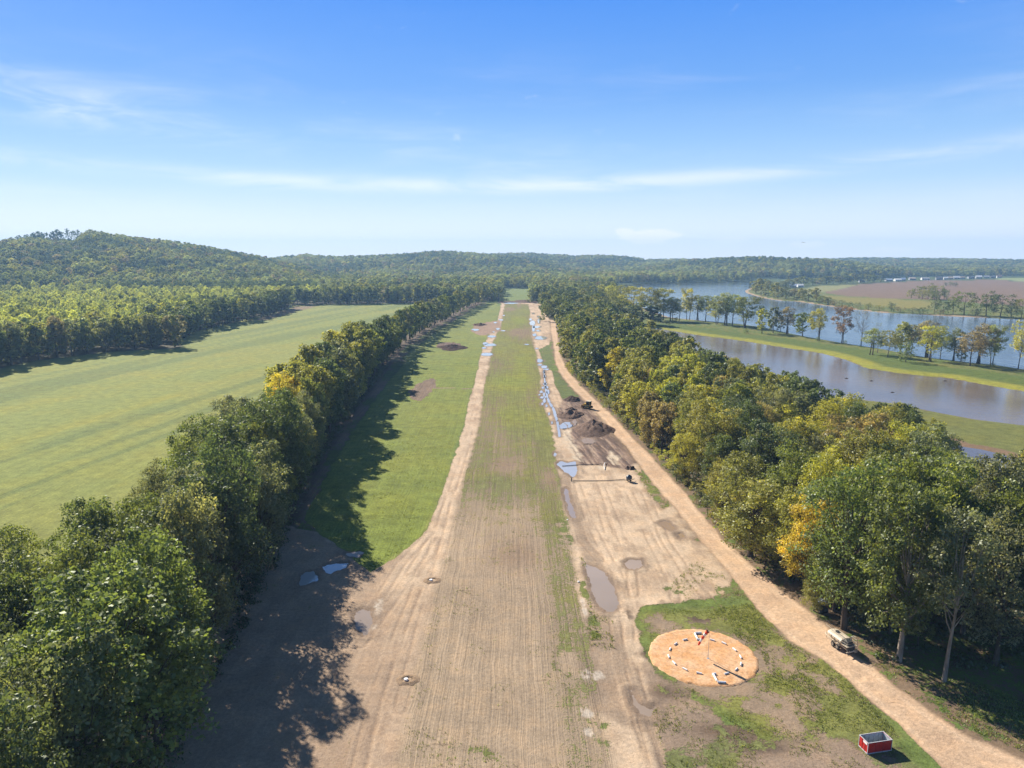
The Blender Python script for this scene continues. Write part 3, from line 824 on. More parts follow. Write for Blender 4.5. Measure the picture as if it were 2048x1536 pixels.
# ------------------------------------------------------------------ water
PUDDLES = []
def outline_sheet(name, P, z, mat, rag=0.0, seg=1.0, seed=0):
    """flat water sheet with a slightly ragged shoreline"""
    pts = []
    P = np.asarray(P, float)
    for i in range(len(P)):
        a, b = P[i], P[(i + 1) % len(P)]
        L = np.linalg.norm(b - a)
        k = max(1, int(L / seg)) if rag > 0 else 1
        for j in range(k):
            pts.append(a + (b - a) * j / k)
    pts = np.array(pts)
    if rag > 0:
        for _ in range(3 * max(1, int(len(pts) / (len(P) * 4)))):
            pts = pts * .5 + (np.roll(pts, 1, 0) + np.roll(pts, -1, 0)) * .25
        ctr = pts.mean(0)
        nx = fbm(pts[:, 0], pts[:, 1] * .6, 0.45 / max(rag, 0.05) * 0.5, 4, seed, .6) - 0.5
        d = pts - ctr
        d /= np.linalg.norm(d, axis=1)[:, None] + 1e-6
        pts = pts + d * (nx * 6.5 * rag)[:, None]
    me = bpy.data.meshes.new(name)
    import bmesh
    bm = bmesh.new()
    vs = [bm.verts.new((p[0], p[1], z)) for p in pts]
    f = bm.faces.new(vs)
    if f.normal.z < 0: f.normal_flip()
    bmesh.ops.triangulate(bm, faces=[f])
    bm.normal_update()
    for f in bm.faces:
        if f.normal.z < 0: f.normal_flip()
    bm.to_mesh(me); bm.free()
    me.materials.append(mat)
    return link(name, me)

def grow(P, d):
    P = np.asarray(P, float)
    n = len(P)
    A = 0.5 * sum(P[i][0] * P[(i + 1) % n][1] - P[(i + 1) % n][0] * P[i][1] for i in range(n))
    s = 1 if A > 0 else -1
    out = []
    for i in range(n):
        e1 = P[i] - P[i - 1]; e2 = P[(i + 1) % n] - P[i]
        n1 = np.array((e1[1], -e1[0])) / (np.linalg.norm(e1) + 1e-6); n2 = np.array((e2[1], -e2[0])) / (np.linalg.norm(e2) + 1e-6)
        q = n1 + n2; q /= np.linalg.norm(q) + 1e-6
        out.append(P[i] + s * q * d)
    return np.array(out)

def puddle_list():
    P = []
    def el(px, py, w, h, rag=0.25):   # an irregular puddle of w x h photo pixels
        w *= 1.22; h *= 1.22
        n = 14
        P.append((gpl([(px + w / 2 * math.cos(2 * math.pi * i / n) * random.uniform(0.75, 1.1), py + h / 2 * math.sin(2 * math.pi * i / n) * random.uniform(0.75, 1.1)) for i in range(n)]), "puddle"))
    def pg(pts, m="puddle"):
        P.append((gpl(pts), m))
    for a in ((951.5, 659.6, 13, 3.6), (965, 649.6, 11, 2.4), (990.5, 645.5, 6, 2.4), (1002, 640, 8, 2.6), (1008, 631, 4, 2), (995.5, 658, 7, 3), (983, 673, 14, 4), (1007, 661.6, 8, 1.6), (987, 664, 4, 1.6),
              (980, 690, 22, 5), (970, 687, 9, 4), (974, 709, 21, 6), (968, 696, 9, 3), (1022, 606.5, 24, 2.2), (1067, 627, 5, 2), (1077, 633, 5, 3), (1078, 642, 5, 10), (1065, 646, 9, 9), (1061, 639, 5, 4),
              (1074, 654, 15, 4.5), (1067, 657, 5, 12), (1077, 661.5, 9, 3), (1069, 670, 7, 5), (1081, 676, 22, 6.5), (1073, 697, 6, 2), (1079, 721.5, 11, 6.5), (1054, 689, 7, 1.5)):
        el(*a)
    chain = [(1080, 730, 8, 3), (1088, 734, 13, 5), (1094, 739, 7, 3), (1088, 744, 4, 6), (1089, 753, 4, 6), (1090, 768, 7, 4), (1093, 775, 6, 5), (1096, 784, 5, 8), (1086, 776, 5, 4), (1083, 784, 6, 5), (1088, 789, 4, 7), (1084, 795, 7, 4),
             (1089, 802, 5, 9), (1085, 808, 4, 5), (1093, 812, 4, 5), (1079, 790, 4, 3), (1091, 794, 4, 4), (1098, 828, 3, 6), (1104, 846, 2.5, 6)]
    for a in chain: el(*a)
    pg([(1086.5, 738), (1089, 738), (1090, 756), (1092, 770), (1095, 786), (1097, 797), (1094, 797), (1091, 786), (1089, 772), (1088, 756)])
    pg([(1093, 797), (1097, 796), (1102, 806), (1106, 812), (1104, 817), (1099, 811)])
    pg([(1103, 814), (1108, 815), (1113, 828), (1116, 840), (1112, 843), (1108, 832)])
    pg([(1112, 843), (1117, 843), (1120, 860), (1122, 874), (1117, 875), (1115, 860)])
    pg([(1119, 853), (1124, 847), (1132, 844), (1140, 845), (1142, 856), (1134, 857), (1122, 858)])
    pg([(1143, 843), (1152, 840), (1154, 848), (1147, 853), (1142, 849)], "mudpuddle")
    pg([(1161, 880), (1174, 876), (1188, 877), (1192, 883), (1182, 888), (1168, 888)], "mudpuddle")
    pg([(1113, 930), (1121, 922), (1135, 926), (1152, 922), (1155, 940), (1151, 953), (1144, 955), (1138, 948), (1128, 944), (1120, 936)])
    pg([(1108, 903), (1112, 904), (1112, 913), (1107, 912)])
    pg([(1128, 978), (1134, 976), (1139, 995), (1147, 1018), (1152, 1036), (1144, 1036), (1136, 1018), (1131, 1000)], "dampool")
    pg([(1168, 1128), (1182, 1132), (1202, 1142), (1216, 1156), (1228, 1178), (1235, 1200), (1237, 1216), (1228, 1224), (1213, 1224), (1198, 1212), (1190, 1196), (1182, 1178), (1180, 1160)], "dampool")
    pg([(1248, 1125), (1262, 1119), (1284, 1120), (1287, 1131), (1270, 1140), (1252, 1135)], "dampool2")
    pg([(1316, 1046), (1328, 1042), (1340, 1046), (1350, 1056), (1344, 1062), (1330, 1057)], "mudpuddle")
    pg([(1353, 1068), (1364, 1066), (1370, 1074), (1360, 1078)], "mudpuddle")
    pg([(602, 1153), (612, 1144), (637, 1141), (635, 1161), (614, 1168), (600, 1171)])
    pg([(643, 1134), (656, 1129), (695, 1126), (693, 1136), (676, 1141), (660, 1148), (650, 1144)])
    pg([(690, 1108), (718, 1103), (726, 1106), (716, 1114), (700, 1113)], "dampool2")
    pg([(708, 1225), (726, 1218), (742, 1222), (744, 1245), (738, 1268), (728, 1272), (716, 1258), (709, 1240)], "dampool")
    pg([(1262, 1380), (1272, 1405), (1300, 1420), (1312, 1412), (1300, 1432), (1280, 1428), (1266, 1408)], "dampool2")
    return P

def build_water(M):
    tag(outline_sheet("river", grow(RIVER, 14), WZ, M["river"]), "broad blue river between wooded banks", "river", None, "structure")
    tag(outline_sheet("pond", grow(POND, 6), WZ + 0.004, M["pond"]), "long brown backwater behind the grass levee", "pond", None, "structure")
    tag(outline_sheet("inlet", grow(INLET, 3.5), WZ + 0.008, M["inlet"]), "small pool glimpsed behind the wood", "pond", None, "structure")
    for i, (p, m) in enumerate(PUDDLES):
        cx, cy = p.mean(0)
        sz = float(np.min(p.max(0) - p.min(0)))
        near = p[:, 1].mean() < 235
        o = outline_sheet("puddle", grow(p, 0.9), 0.0, M[m]) if near else outline_sheet("puddle", p, 0.10, M[m], min(0.5, sz * 0.13), max(0.12, sz * 0.035), i * 1.7)
        tag(o, "shallow rain puddle on the bare earth shoulder of the airstrip", "puddle", "puddles along the airstrip", "structure")

# ------------------------------------------------------------------ trees
PROTO = {}

def crown_arrays(seed, nl, leaf, H=20.0, R=5.5, base=0.25, nlobes=16, sub=9, shape="round", spread=1.0):
    r = np.random.default_rng(seed)
    z0 = H * base
    cz = (z0 + H) / 2
    L = []
    for i in range(nlobes):
        f = (i + 0.5) / nlobes
        f = f ** 0.85
        z = z0 + (H - z0) * (0.10 + 0.84 * f)
        q = (z - z0) / (H - z0)
        if shape == "round":
            pr = math.sqrt(max(0.02, 1 - (abs(q - 0.46) / 0.58) ** 2.2))
        elif shape == "tall":
            pr = max(0.15, 1 - abs(q - 0.35) ** 1.4 * 1.45)
        else:
            pr = max(0.2, math.sin(math.pi * (0.12 + 0.80 * q)) ** 0.8)
        a = i * 2.39996 + r.normal(0, 0.35)
        rad = R * pr * r.uniform(0.35, 0.92)
        lr = R * r.uniform(0.22, 0.48) * (0.75 + 0.35 * pr)
        L.append((rad * math.cos(a), rad * math.sin(a), z, lr))
    L.append((r.normal(0, R * .1), r.normal(0, R * .1), H - R * 0.25, R * 0.30))
    L = np.array(L)
    S = []
    for (x, y, z, lr) in L:
        lt = r.normal(0, 0.11)
        d = r.normal(size=(sub, 3)); d[:, 2] += 0.35
        o = np.array((x, y, 0)); o = o / (np.linalg.norm(o) + 1e-6)
        d += o * 0.45
        d /= np.linalg.norm(d, axis=1)[:, None]
        rr = lr * r.uniform(0.30, 0.50, sub)
        c = np.array((x, y, z)) + d * (lr * r.uniform(0.6, 1.08, sub))[:, None]
        S.append(np.concatenate([c, rr[:, None], lt + r.normal(0, 0.09, (sub, 1))], 1))
    S = np.concatenate(S)
    w = S[:, 3] ** 2; w /= w.sum()
    k = r.choice(len(S), nl, p=w)
    d = r.normal(size=(nl, 3)); d[:, 2] += 0.15; d /= np.linalg.norm(d, axis=1)[:, None]
    rad = S[k, 3] * (r.random(nl) ** 0.45) * 1.12 * spread
    pos = S[k, :3] + d * rad[:, None] * np.array((1.1, 1.1, 0.8))
    pos[:, 2] = np.maximum(pos[:, 2], 0.5)
    nrm = d * 0.75 + r.normal(size=(nl, 3)) * 0.6 + np.array((0, 0, 0.35))
    nrm /= np.linalg.norm(nrm, axis=1)[:, None]
    t = np.cross(nrm, r.normal(size=(nl, 3))); t /= np.linalg.norm(t, axis=1)[:, None] + 1e-9
    b = np.cross(nrm, t)
    s = leaf * r.uniform(0.6, 1.35, nl)
    lv = np.clip(0.5 + S[k, 4] + r.normal(0, 0.13, nl), 0, 1)
    V = np.stack([pos - t * (s * 0.5)[:, None], pos + b * (s * 0.34)[:, None] + nrm * (s * .08)[:, None], pos + t * (s * 0.55)[:, None], pos - b * (s * 0.34)[:, None] + nrm * (s * .08)[:, None]], 1).reshape(-1, 3)
    return V, lv, L, S

def crown_mesh(name, V, lv, mat):
    n = len(lv)
    me = np_mesh(name, V, np.arange(4 * n).reshape(n, 4), mat)
    a = me.attributes.new("lv", "FLOAT", "FACE")
    a.data.foreach_set("value", lv.astype(np.float32))
    return me

def trunk_mesh(name, seed, L, S, mat, H=20.0, r0=0.38, twigs=0, multi=1, n=6):
    r = np.random.default_rng(seed + 500)
    mb = MB()
    for mtr in range(multi):
        off = np.array((0, 0, 0.0)) if multi == 1 else np.array((r.normal(0, .7), r.normal(0, .7), 0))
        lean = np.array((r.normal(0, .5), r.normal(0, .5))) * (1 if multi == 1 else 2.2)
        top = np.array((lean[0], lean[1], H * (0.80 if multi == 1 else r.uniform(.6, .85)))) + off
        K = 6
        st = []
        for i in range(K):
            f = i / (K - 1)
            p = off * 1.0 + (top - off) * f + np.array((math.sin(f * 5 + seed + mtr) * 0.22, math.cos(f * 4 + seed) * 0.22, 0)) * f
            if i == 0: p[2] = -0.5
            st.append(p)
        mb.tube(st, [r0 * (1.25 if i == 0 else 1 - 0.80 * i / (K - 1)) for i in range(K)], n + 2 if twigs else n, caps=False)
        for j, (x, y, z, lr) in enumerate(L):
            if multi > 1 and j % multi != mtr: continue
            f = min(0.92, max(0.22, (z / H) * 0.72))
            i = int(f * (K - 1)); g = f * (K - 1) - i
            p0 = st[i] * (1 - g) + st[min(i + 1, K - 1)] * g
            p2 = np.array((x, y, z))
            p1 = (p0 + p2) / 2 + np.array((0, 0, -0.10 * np.linalg.norm(p2 - p0))) + r.normal(0, 0.25, 3)
            rb = r0 * 0.36 * (1 - f * 0.4)
            mb.tube([p0, p1, p2], [rb, rb * 0.65, rb * 0.25], max(4, n - 1), caps=False)
            if twigs:
                q = S[j * (len(S) // len(L)):(j + 1) * (len(S) // len(L))]
                for c in q[:twigs]:
                    e = c[:3]
                    mb.tube([p1 * .3 + p2 * .7, (p2 + e) / 2 + r.normal(0, .12, 3), e + (e - p2) * .25], [rb * .35, rb * .22, rb * .08], 3, caps=False)
    me = bpy.data.meshes.new(name)
    me.from_pydata([tuple(map(float, v)) for v in mb.v], [], mb.f)
    for p in me.polygons: p.use_smooth = True
    me.update()
    me.materials.append(mat)
    return me

def make_protos(M):
    def mk(key, seed, nl, leaf, bark="bark", **kw):
        tk = dict(r0=kw.pop("r0", 0.38), twigs=kw.pop("twigs", 0), multi=kw.pop("multi", 1), n=kw.pop("n", 6))
        V, lv, L, S = crown_arrays(seed, nl, leaf, **kw)
        cm = crown_mesh("crown", V, lv, M["leaf"])
        tm = trunk_mesh("trunk", seed, L, S, M[bark], H=kw.get("H", 20.0), **tk)
        PROTO.setdefault(key, []).append((cm, tm))
    for i in range(4):
        mk("near", 100 + i, (12500, 10500, 11500, 9500)[i], 0.37, nlobes=26, sub=12, base=0.14, twigs=3, shape=("round", "oval", "round", "tall")[i], bark="bark")
    for i in range(2):
        mk("neartall", 120 + i, 15000, 0.35, nlobes=26, sub=12, base=0.16, R=5.0, twigs=4, shape=("oval", "round")[i], bark="palebark", r0=0.34)
    for i in range(2):
        mk("thin", 130 + i, 4200, 0.34, nlobes=18, sub=9, base=0.34, R=4.2, twigs=6, shape="oval", bark="palebark", r0=0.26, spread=1.25)
    for i in range(5):
        mk("mid", 200 + i, 5600, 0.60, nlobes=20, sub=10, base=0.10, shape=("round", "oval", "round", "tall", "round")[i])
    for i in range(3):
        mk("midairy", 230 + i, 3400, 0.52, nlobes=16, sub=9, base=0.26, R=5.0, twigs=2, shape=("oval", "round", "oval")[i], multi=(2, 1, 3)[i], r0=0.24, spread=1.3)
    for i in range(4):
        mk("far", 300 + i, 1600, 1.05, nlobes=14, sub=8, base=0.08, shape=("round", "oval", "round", "tall")[i], n=4)
    for i in range(2):
        mk("farairy", 330 + i, 900, 0.8, nlobes=11, sub=7, base=0.38, R=4.8, shape=("oval", "round")[i], multi=(2, 3)[i], r0=0.26, n=4)
    for i in range(2):
        mk("bare", 340 + i, 500, 0.3, nlobes=16, sub=8, base=0.3, R=4.6, twigs=8, shape="oval", bark="palebark", r0=0.26, n=5)
    for i in range(2):
        mk("bush", 350 + i, 1300, 0.9, H=20, R=8.5, nlobes=13, sub=8, base=0.02, shape="oval", n=4, r0=.4)
    mk("snag", 360, 620, 1.0, H=20, R=2.6, nlobes=12, sub=6, base=0.22, shape="tall", n=5, r0=.35)

TINT = {
    "dark green": (0.088, 0.112, 0.042), "deep green": (0.112, 0.140, 0.040), "green": (0.155, 0.175, 0.038), "olive green": (0.215, 0.212, 0.050),
    "grey green": (0.155, 0.168, 0.085), "yellow green": (0.32, 0.315, 0.050), "yellow": (0.42, 0.345, 0.045), "golden yellow": (0.44, 0.325, 0.050),
    "orange brown": (0.29, 0.235, 0.095), "brown": (0.215, 0.180, 0.100), "pale green": (0.215, 0.240, 0.092), "reddish brown": (0.215, 0.140, 0.092),
}
FIRST = {}

def tree(name, key, x, y, h, w, tone, label, cat, group, idx=None, z=None, lean=0.0):
    """one tree: an Empty at its foot with a crown and a trunk, meshes shared between trees of a kind"""
    pl = PROTO[key]
    k = (idx if idx is not None else random.randrange(len(pl))) % len(pl)
    cm, tm = pl[k]
    H0 = 20.0
    o = bpy.data.objects.new(name, None); COL.objects.link(o)
    o.empty_display_size = 1
    o.location = (x, y, h_at(x, y) - 0.1 if z is None else z)
    wr = {"thin": 4.2, "neartall": 5.0, "midairy": 5.0, "farairy": 4.8, "bare": 4.6, "bush": 8.5, "snag": 2.6}.get(key, 5.5)
    s = w / (2 * wr * 1.12)
    o.scale = (s * random.uniform(.84, 1.14), s * random.uniform(.84, 1.14), h / H0)
    o.rotation_euler = (lean * random.uniform(-1, 1), lean, random.uniform(0, 6.283))
    tag(o, label, cat, group)
    src = FIRST.get((key, k))
    if src is None:
        c = link("crown", cm, o); t = link("trunk", tm, o)
        FIRST[(key, k)] = (c, t)
    else:
        c = src[0].copy(); t = src[1].copy()
        COL.objects.link(c); COL.objects.link(t)
        c.parent = o; t.parent = o
    b = TINT[tone]
    v = random.uniform(0.95, 1.32)
    c["tint"] = [b[0] * v * random.uniform(.94, 1.06), b[1] * v, b[2] * v * random.uniform(.9, 1.1)]
    return o

PLANTED = []

def far_enough(x, y, d):
    for (a, b, e) in PLANTED:
        if (a - x) ** 2 + (b - y) ** 2 < (min(d, e)) ** 2:
            return False
    return True

def kind_for(tone):
    return "autumn_tree" if tone in ("yellow", "golden yellow", "orange brown", "reddish brown") else "broadleaf_tree"

def lod(x, y):
    d = math.hypot(x, y)
    return "near" if d < 235 else ("mid" if d < 520 else "far")

def spot_tone(x, y, h, spots, default, reach=24):
    px, py = project(x, y, h * 0.72)
    best, bd = default, reach
    for (sx, sy, t) in spots:
        q = math.hypot((px - sx), (py - sy))
        if q < bd: best, bd = t, q
    return best

def resample(pts, step):
    P = np.asarray(pts, float)
    out = []; carry = 0.0
    for i in range(len(P) - 1):
        a, b = P[i], P[i + 1]
        L = np.linalg.norm(b - a)
        d = carry
        while d < L:
            out.append(a + (b - a) * d / L)
            d += step(a) if callable(step) else step
        carry = d - L
    return out

def build_tree_row():
    """the long row between the hay field and the airstrip"""
    line = ROWLINE[::-1]
    spots = [(555, 800, "yellow"), (520, 790, "yellow green"), (265, 985, "golden yellow"), (350, 925, "yellow green"), (220, 960, "yellow green"), (480, 850, "grey green"), (430, 815, "dark green"),
             (600, 760, "olive green"), (560, 745, "dark green"), (650, 690, "dark green"), (700, 690, "olive green"), (740, 660, "dark green"), (330, 1010, "grey green"), (440, 930, "dark green"), (380, 900, "deep green")]
    rank_n = {}
    for rank, (off, step0) in enumerate(((-2.0, 8.4), (-11.5, 11.2), (-21.0, 11.0))):
        pts = resample(line, lambda a: step0 + np.hypot(*a) * 0.0045)
        n = 0
        for p in pts:
            x = p[0] + off + random.uniform(-1.6, 1.6); y = p[1] + random.uniform(-1.8, 1.8)
            if y < 56: continue
            if rank == 2 and y > 215: continue
            if rank == 1 and y > 440: continue
            if y > 975: continue
            if y < 78 and rank > 0: continue
            if not far_enough(x, y, 5.0): continue
            d = math.hypot(x, y)
            h = random.uniform(22.5, 30.0) * (1.0 if rank < 2 else 0.80) * (1.10 if y < 190 and rank == 0 else 1.0) * (1.0 if y < 600 else 0.92)
            if rank == 0: h *= 0.93
            w = h * random.uniform(0.42, 0.62)
            w *= 1.12
            tone = random.choices(["dark green", "deep green", "green", "olive green", "grey green"], [3, 3, 0.6 if y < 190 else 3, 0.1 if y < 190 else 1.6, 2.0])[0]
            tone = spot_tone(x, y, h, spots, tone, 30)
            n += 1
            where = ("edge", "middle", "field-side")[rank]
            nm = kind_for(tone)
            tree(nm, lod(x, y), x, y, h, w, tone, "%s tree, %s in the %s rank between hay field and airstrip" % (tone, ordinal(n), where), "tree", "trees of the row between hay field and airstrip")
            PLANTED.append((x, y, 7.0))
    # the corner beside and under the camera
    for i, (x, y, h, w, tone, lab) in enumerate(((-74, 118, 23, 14, "deep green", "tall deep green tree on the hay field side of the near clump"), (-84, 112, 20, 13, "green", "rounded green tree at the outer hay field corner of the near clump"),
                                                  (-79, 98, 23, 14, "dark green", "dark green tree cut by the picture edge beside the hay field"), (-70, 90, 22, 12, "deep green", "deep green tree behind the pale sunlit tops"),
                                                  (-90, 92, 23, 14, "green", "green tree outside the picture edge by the hay field"), (-53.5, 66, 21.5, 10, "pale green", "pale sunlit tree top cut by the bottom corner"),
                                                  (-61, 75, 22, 10, "pale green", "pale green tree top above the bottom corner one"), (-47, 56, 20, 9, "pale green", "small pale tree top at the very bottom corner"))):
        PLANTED.append((x, y, 7.0))
        tree("broadleaf_tree", "near", x, y, h, w, tone, lab, "tree", "trees of the row between hay field and airstrip", i)

def build_left_wood():
    edge = gpl([(-180, 778), (-60, 748), (0, 734), (60, 721), (130, 712), (190, 705), (250, 699), (305, 696), (345, 694)])
    n = 0
    for p in resample(edge, 11.0):
        x, y = p[0] + random.uniform(-2, 2), p[1] + random.uniform(-2, 3)
        n += 1
        tone = random.choices(["grey green", "dark green", "olive green", "brown"], [4, 2, 2, 1])[0]
        h = random.uniform(20, 26)
        tree("broadleaf_tree", "mid", x, y, h, h * .72, tone, "%s tree, %s along the wood edge jutting into the hay field" % (tone, ordinal(n)), "tree", "trees at the edge of the wood across the hay field")
    edge = gpl([(362, 678), (385, 664), (430, 654), (480, 643), (530, 632), (575, 617)])
    n = 0
    for p in resample(edge, 12.5):
        x, y = p[0] + random.uniform(-2, 2), p[1] + random.uniform(0, 4)
        n += 1
        tone = random.choices(["dark green", "deep green", "olive green"], [4, 3, 1])[0]
        h = random.uniform(20, 26)
        tree("broadleaf_tree", "far", x, y, h, h * .78, tone, "%s tree, %s along the shaded wood edge behind the jutting grove" % (tone, ordinal(n)), "tree", "trees at the edge of the wood across the hay field")
    edge = gpl([(592, 609), (640, 608.5), (700, 608), (760, 607), (840, 605), (930, 601)])
    n = 0
    for p in resample(edge, 13.5):
        x, y = p[0] + random.uniform(-2, 2), p[1] + random.uniform(-3, 3)
        n += 1
        tone = random.choices(["dark green", "deep green", "green"], [4, 3, 1])[0]
        h = random.uniform(19, 24)
        tree("broadleaf_tree", "far", x, y, h, h * .78, tone, "%s tree, %s along the row closing the far end of the hay field" % (tone, ordinal(n)), "tree", "trees closing the end of the hay field")
    for i, (px, top, w, k) in enumerate(((58, 471, 8, "far"), (72, 470, 8, "far"), (86, 467, 9, "far"), (98, 464, 12, "far"), (112, 466, 10, "far"), (124, 464, 9, "far"), (134, 461, 12, "far"), (142, 466, 8, "farairy"), (154, 459, 9, "farairy"), (166, 464, 9, "farairy"), (175, 461, 8, "farairy"))):
        a = math.atan((px - 1024) / CF)
        x, y = 1950 * math.sin(a), 1950 * math.cos(a)
        z = h_at(x, y) - 1.0
        d = y * CC + (CH - z) * CS
        h = CH + (CHOR - top) / CF * d - z
        tree("crest_tree", k, x, y, max(10, h), w * d / CF * 1.6, "dark green", "tree silhouetted on the hill crest, %s from the picture edge" % ordinal(i + 1), "tree", "sparse trees on the hill crest", i, z)
    # ends of the two rows by the airstrip's head
    for i, (px, py, top) in enumerate(((975, 604, 575), (985, 603, 572), (996, 603, 573), (1006, 603, 576), (965, 604, 571))):
        x, y = gp(px, py)
        tree("broadleaf_tree", "farairy", x, y, height_at(px, py, top), 13, "dark green", "dark bare-stemmed tree, %s from the inner end of the airstrip-head grove" % ordinal(i + 1), "tree", "trees by the head of the airstrip")

WOOD_FAR = []

def build_right_wood():
    spots = [(1170, 650, "yellow green"), (1180, 680, "yellow"), (1160, 700, "yellow green"), (1200, 690, "orange brown"), (1120, 640, "dark green"), (1110, 600, "dark green"), (1140, 585, "deep green"), (1212, 605, "olive green"), (1228, 735, "yellow"),
             (1180, 745, "yellow"), (1290, 690, "dark green"), (1360, 672, "grey green"), (1395, 705, "dark green"), (1330, 735, "yellow green"), (1275, 740, "olive green"), (1442, 715, "orange brown"), (1400, 780, "yellow green"),
             (1435, 785, "orange brown"), (1420, 740, "dark green"), (1480, 755, "olive green"), (1530, 750, "olive green"), (1480, 850, "dark green"), (1600, 815, "grey green"), (1640, 800, "dark green"), (1710, 835, "dark green"),
             (1780, 830, "dark green"), (1830, 850, "dark green"), (1345, 885, "yellow"), (1258, 830, "yellow green"), (1315, 835, "orange brown"), (1560, 865, "yellow green"), (1600, 900, "olive green"), (1500, 1000, "olive green"),
             (1460, 960, "olive green"), (1900, 930, "yellow green"), (1960, 960, "yellow green"), (2010, 965, "yellow green"), (1660, 955, "yellow green"), (1230, 610, "dark green"), (1280, 640, "deep green")]
    G = "trees of the wood beside the dirt road"
    def ex(px, py, h, w, tone, key, lab, idx=None, name=None, lean=0.0):
        x, y = gp(px, py)
        PLANTED.append((x, y, w * 0.5))
        tree(name or kind_for(tone), key, x, y, h, w, tone, lab, "tree", G, idx, lean=lean)
    ex(1797, 1322, 29.5, 14, "deep green", "neartall", "tall dark tree with a thick straight trunk beside the tank trailer", 0)
    ex(1888, 1362, 28, 12, "grey green", "thin", "slender tree with a pale forked trunk standing forward of the wood", 0)
    ex(1688, 1258, 29, 19, "deep green", "near", "broad dark green tree leaning over the tank trailer", 1)
    ex(1612, 1186, 19, 10, "golden yellow", "near", "golden yellow tree between the dirt road and the dark broad tree", 1)
    ex(1640, 1140, 24, 12, "yellow green", "near", "tall yellow tree showing behind the dark broad tree", 0)
    ex(1850, 1245, 30, 15, "green", "near", "large green tree behind the thick straight trunk", 2)
    ex(1990, 1330, 24, 13, "grey green", "near", "low-crowned grey green tree at the wood's open corner", 1)
    ex(2090, 1300, 28, 13, "dark green", "near", "dark tree cut by the picture edge beside the open corner", 3)
    ex(1960, 1215, 29, 14, "grey green", "neartall", "grey green tree with pale limbs behind the slender forked trunk", 0)
    ex(1760, 1212, 28.5, 14, "green", "near", "green tree crowding the broad dark tree from behind", 0)
    ex(2040, 1180, 27, 13, "dark green", "near", "dark tree in the second rank by the picture edge", 1)
    ex(1500, 1112, 18, 18, "olive green", "near", "olive tree whose low bough hangs over the dirt road", 2)
    ex(1905, 1160, 26, 13, "grey green", "thin", "half bare grey tree deep in the wood behind the large green one", 0)
    ex(1835, 1292, 9, 5, "green", "near", "small leafy tree between the thick trunk and the forked trunk", 3)
    ex(1835, 1210, 29, 15, "dark green", "near", "dark tree deep behind the thick straight trunk", 3)
    ex(1925, 1268, 24, 13, "deep green", "near", "leafy dark tree filling the gap between the thick trunk and the open corner", 0)
    ex(1780, 1268, 19, 11, "olive green", "near", "mid-height olive tree just behind the thick straight trunk", 2)
    ex(1668, 1222, 19, 12, "green", "near", "low-crowned green tree at the wood's foot behind the utility vehicle", 0)
    ex(2010, 1262, 26, 14, "green", "near", "bushy green tree behind the low-crowned grey one", 1)
    ex(1628, 1222, 6, 5, "olive green", "near", "low leafy sapling screening the utility vehicle", 1)
    ex(1735, 1248, 11, 6, "olive green", "near", "young olive tree just behind the tank trailer", 1)
    cand = []
    xs = WOOD[:, 0]; ys = WOOD[:, 1]
    tries = 0
    y = 100.0
    while y < 1110:
        sp = 8.6 + y * 0.0040
        x = 0.0
        while x < 260:
            cand.append((x + random.uniform(-.36, .36) * sp, y + random.uniform(-.36, .36) * sp, sp))
            x += sp
        y += sp
    cand = [c for c in cand if inside(WOOD, c[0], c[1]) < 0 and (c[1] > 116) and inside(ROAD, c[0], c[1]) > 2.0]
    cand = [c for c in cand if far_enough(c[0], c[1], c[2] * 0.75)]
    left = WOOD[1:18]
    ranks = {}
    cand.sort(key=lambda c: c[1])
    OUT = [(1000, 566), (1100, 570), (1200, 572), (1250, 596), (1290, 636), (1340, 655), (1400, 682), (1450, 710), (1500, 722), (1560, 737), (1620, 754), (1680, 786), (1730, 806), (1790, 802), (1850, 824), (1895, 866),
           (1915, 930), (1930, 962), (1990, 972), (2018, 940), (2040, 905), (2400, 905)]
    def room(x, y):
        # how tall a tree here may stand without hiding the water beyond
        px, _ = project(x, y, 12)
        py = np.interp(px, [o[0] for o in OUT], [o[1] for o in OUT])
        u = (768 - py) / CF
        return CH + y * (-CS + u * CC) / (CC + u * CS)
    cand = [c for c in cand if room(c[0], c[1]) > 9]
    infr = [c for c in cand if abs(c[0]) < c[1] * 0.80]
    keep = set(id(c) for c in infr[:145])
    for c in cand:
        if id(c) not in keep:
            WOOD_FAR.append(c)
            continue
        x, y, sp = c
        de = float(line_sdf(left, np.array([x]), np.array([y]), 300)[0])
        rk = int(de // 9) + 1
        ranks[rk] = ranks.get(rk, 0) + 1
        pxy = project(x, y, 12)
        h = random.uniform(18, 24.5)
        if rk == 1: h *= random.uniform(0.62, 0.9)
        h = min(h, room(x, y) * random.uniform(.93, 1.0))
        nse = float(fbm(np.array([x]), np.array([y]), 0.03, 2, 7)[0])
        tone = random.choices(["dark green", "deep green", "green", "olive green", "yellow green", "grey green", "orange brown"], [1.0, 1.3, 2.2, 3.6, 2.2, 1.0, .35])[0]
        tone = spot_tone(x, y, h, spots, tone, 26)
        w = h * random.uniform(.56, .72) if rk > 1 else h * random.uniform(.62, .85)
        key = lod(x, y)
        if random.random() < .03 and rk > 1 and y < 330: key = "bare"; tone = "grey green"
        tree(kind_for(tone), key, x, y, h, w, tone, "%s tree, %s along the %s rank of the wood behind the dirt road" % (tone, ordinal(ranks[rk]), ordinal(rk)), "tree", G)
    # low scrub at the foot of the wood
    n = 0
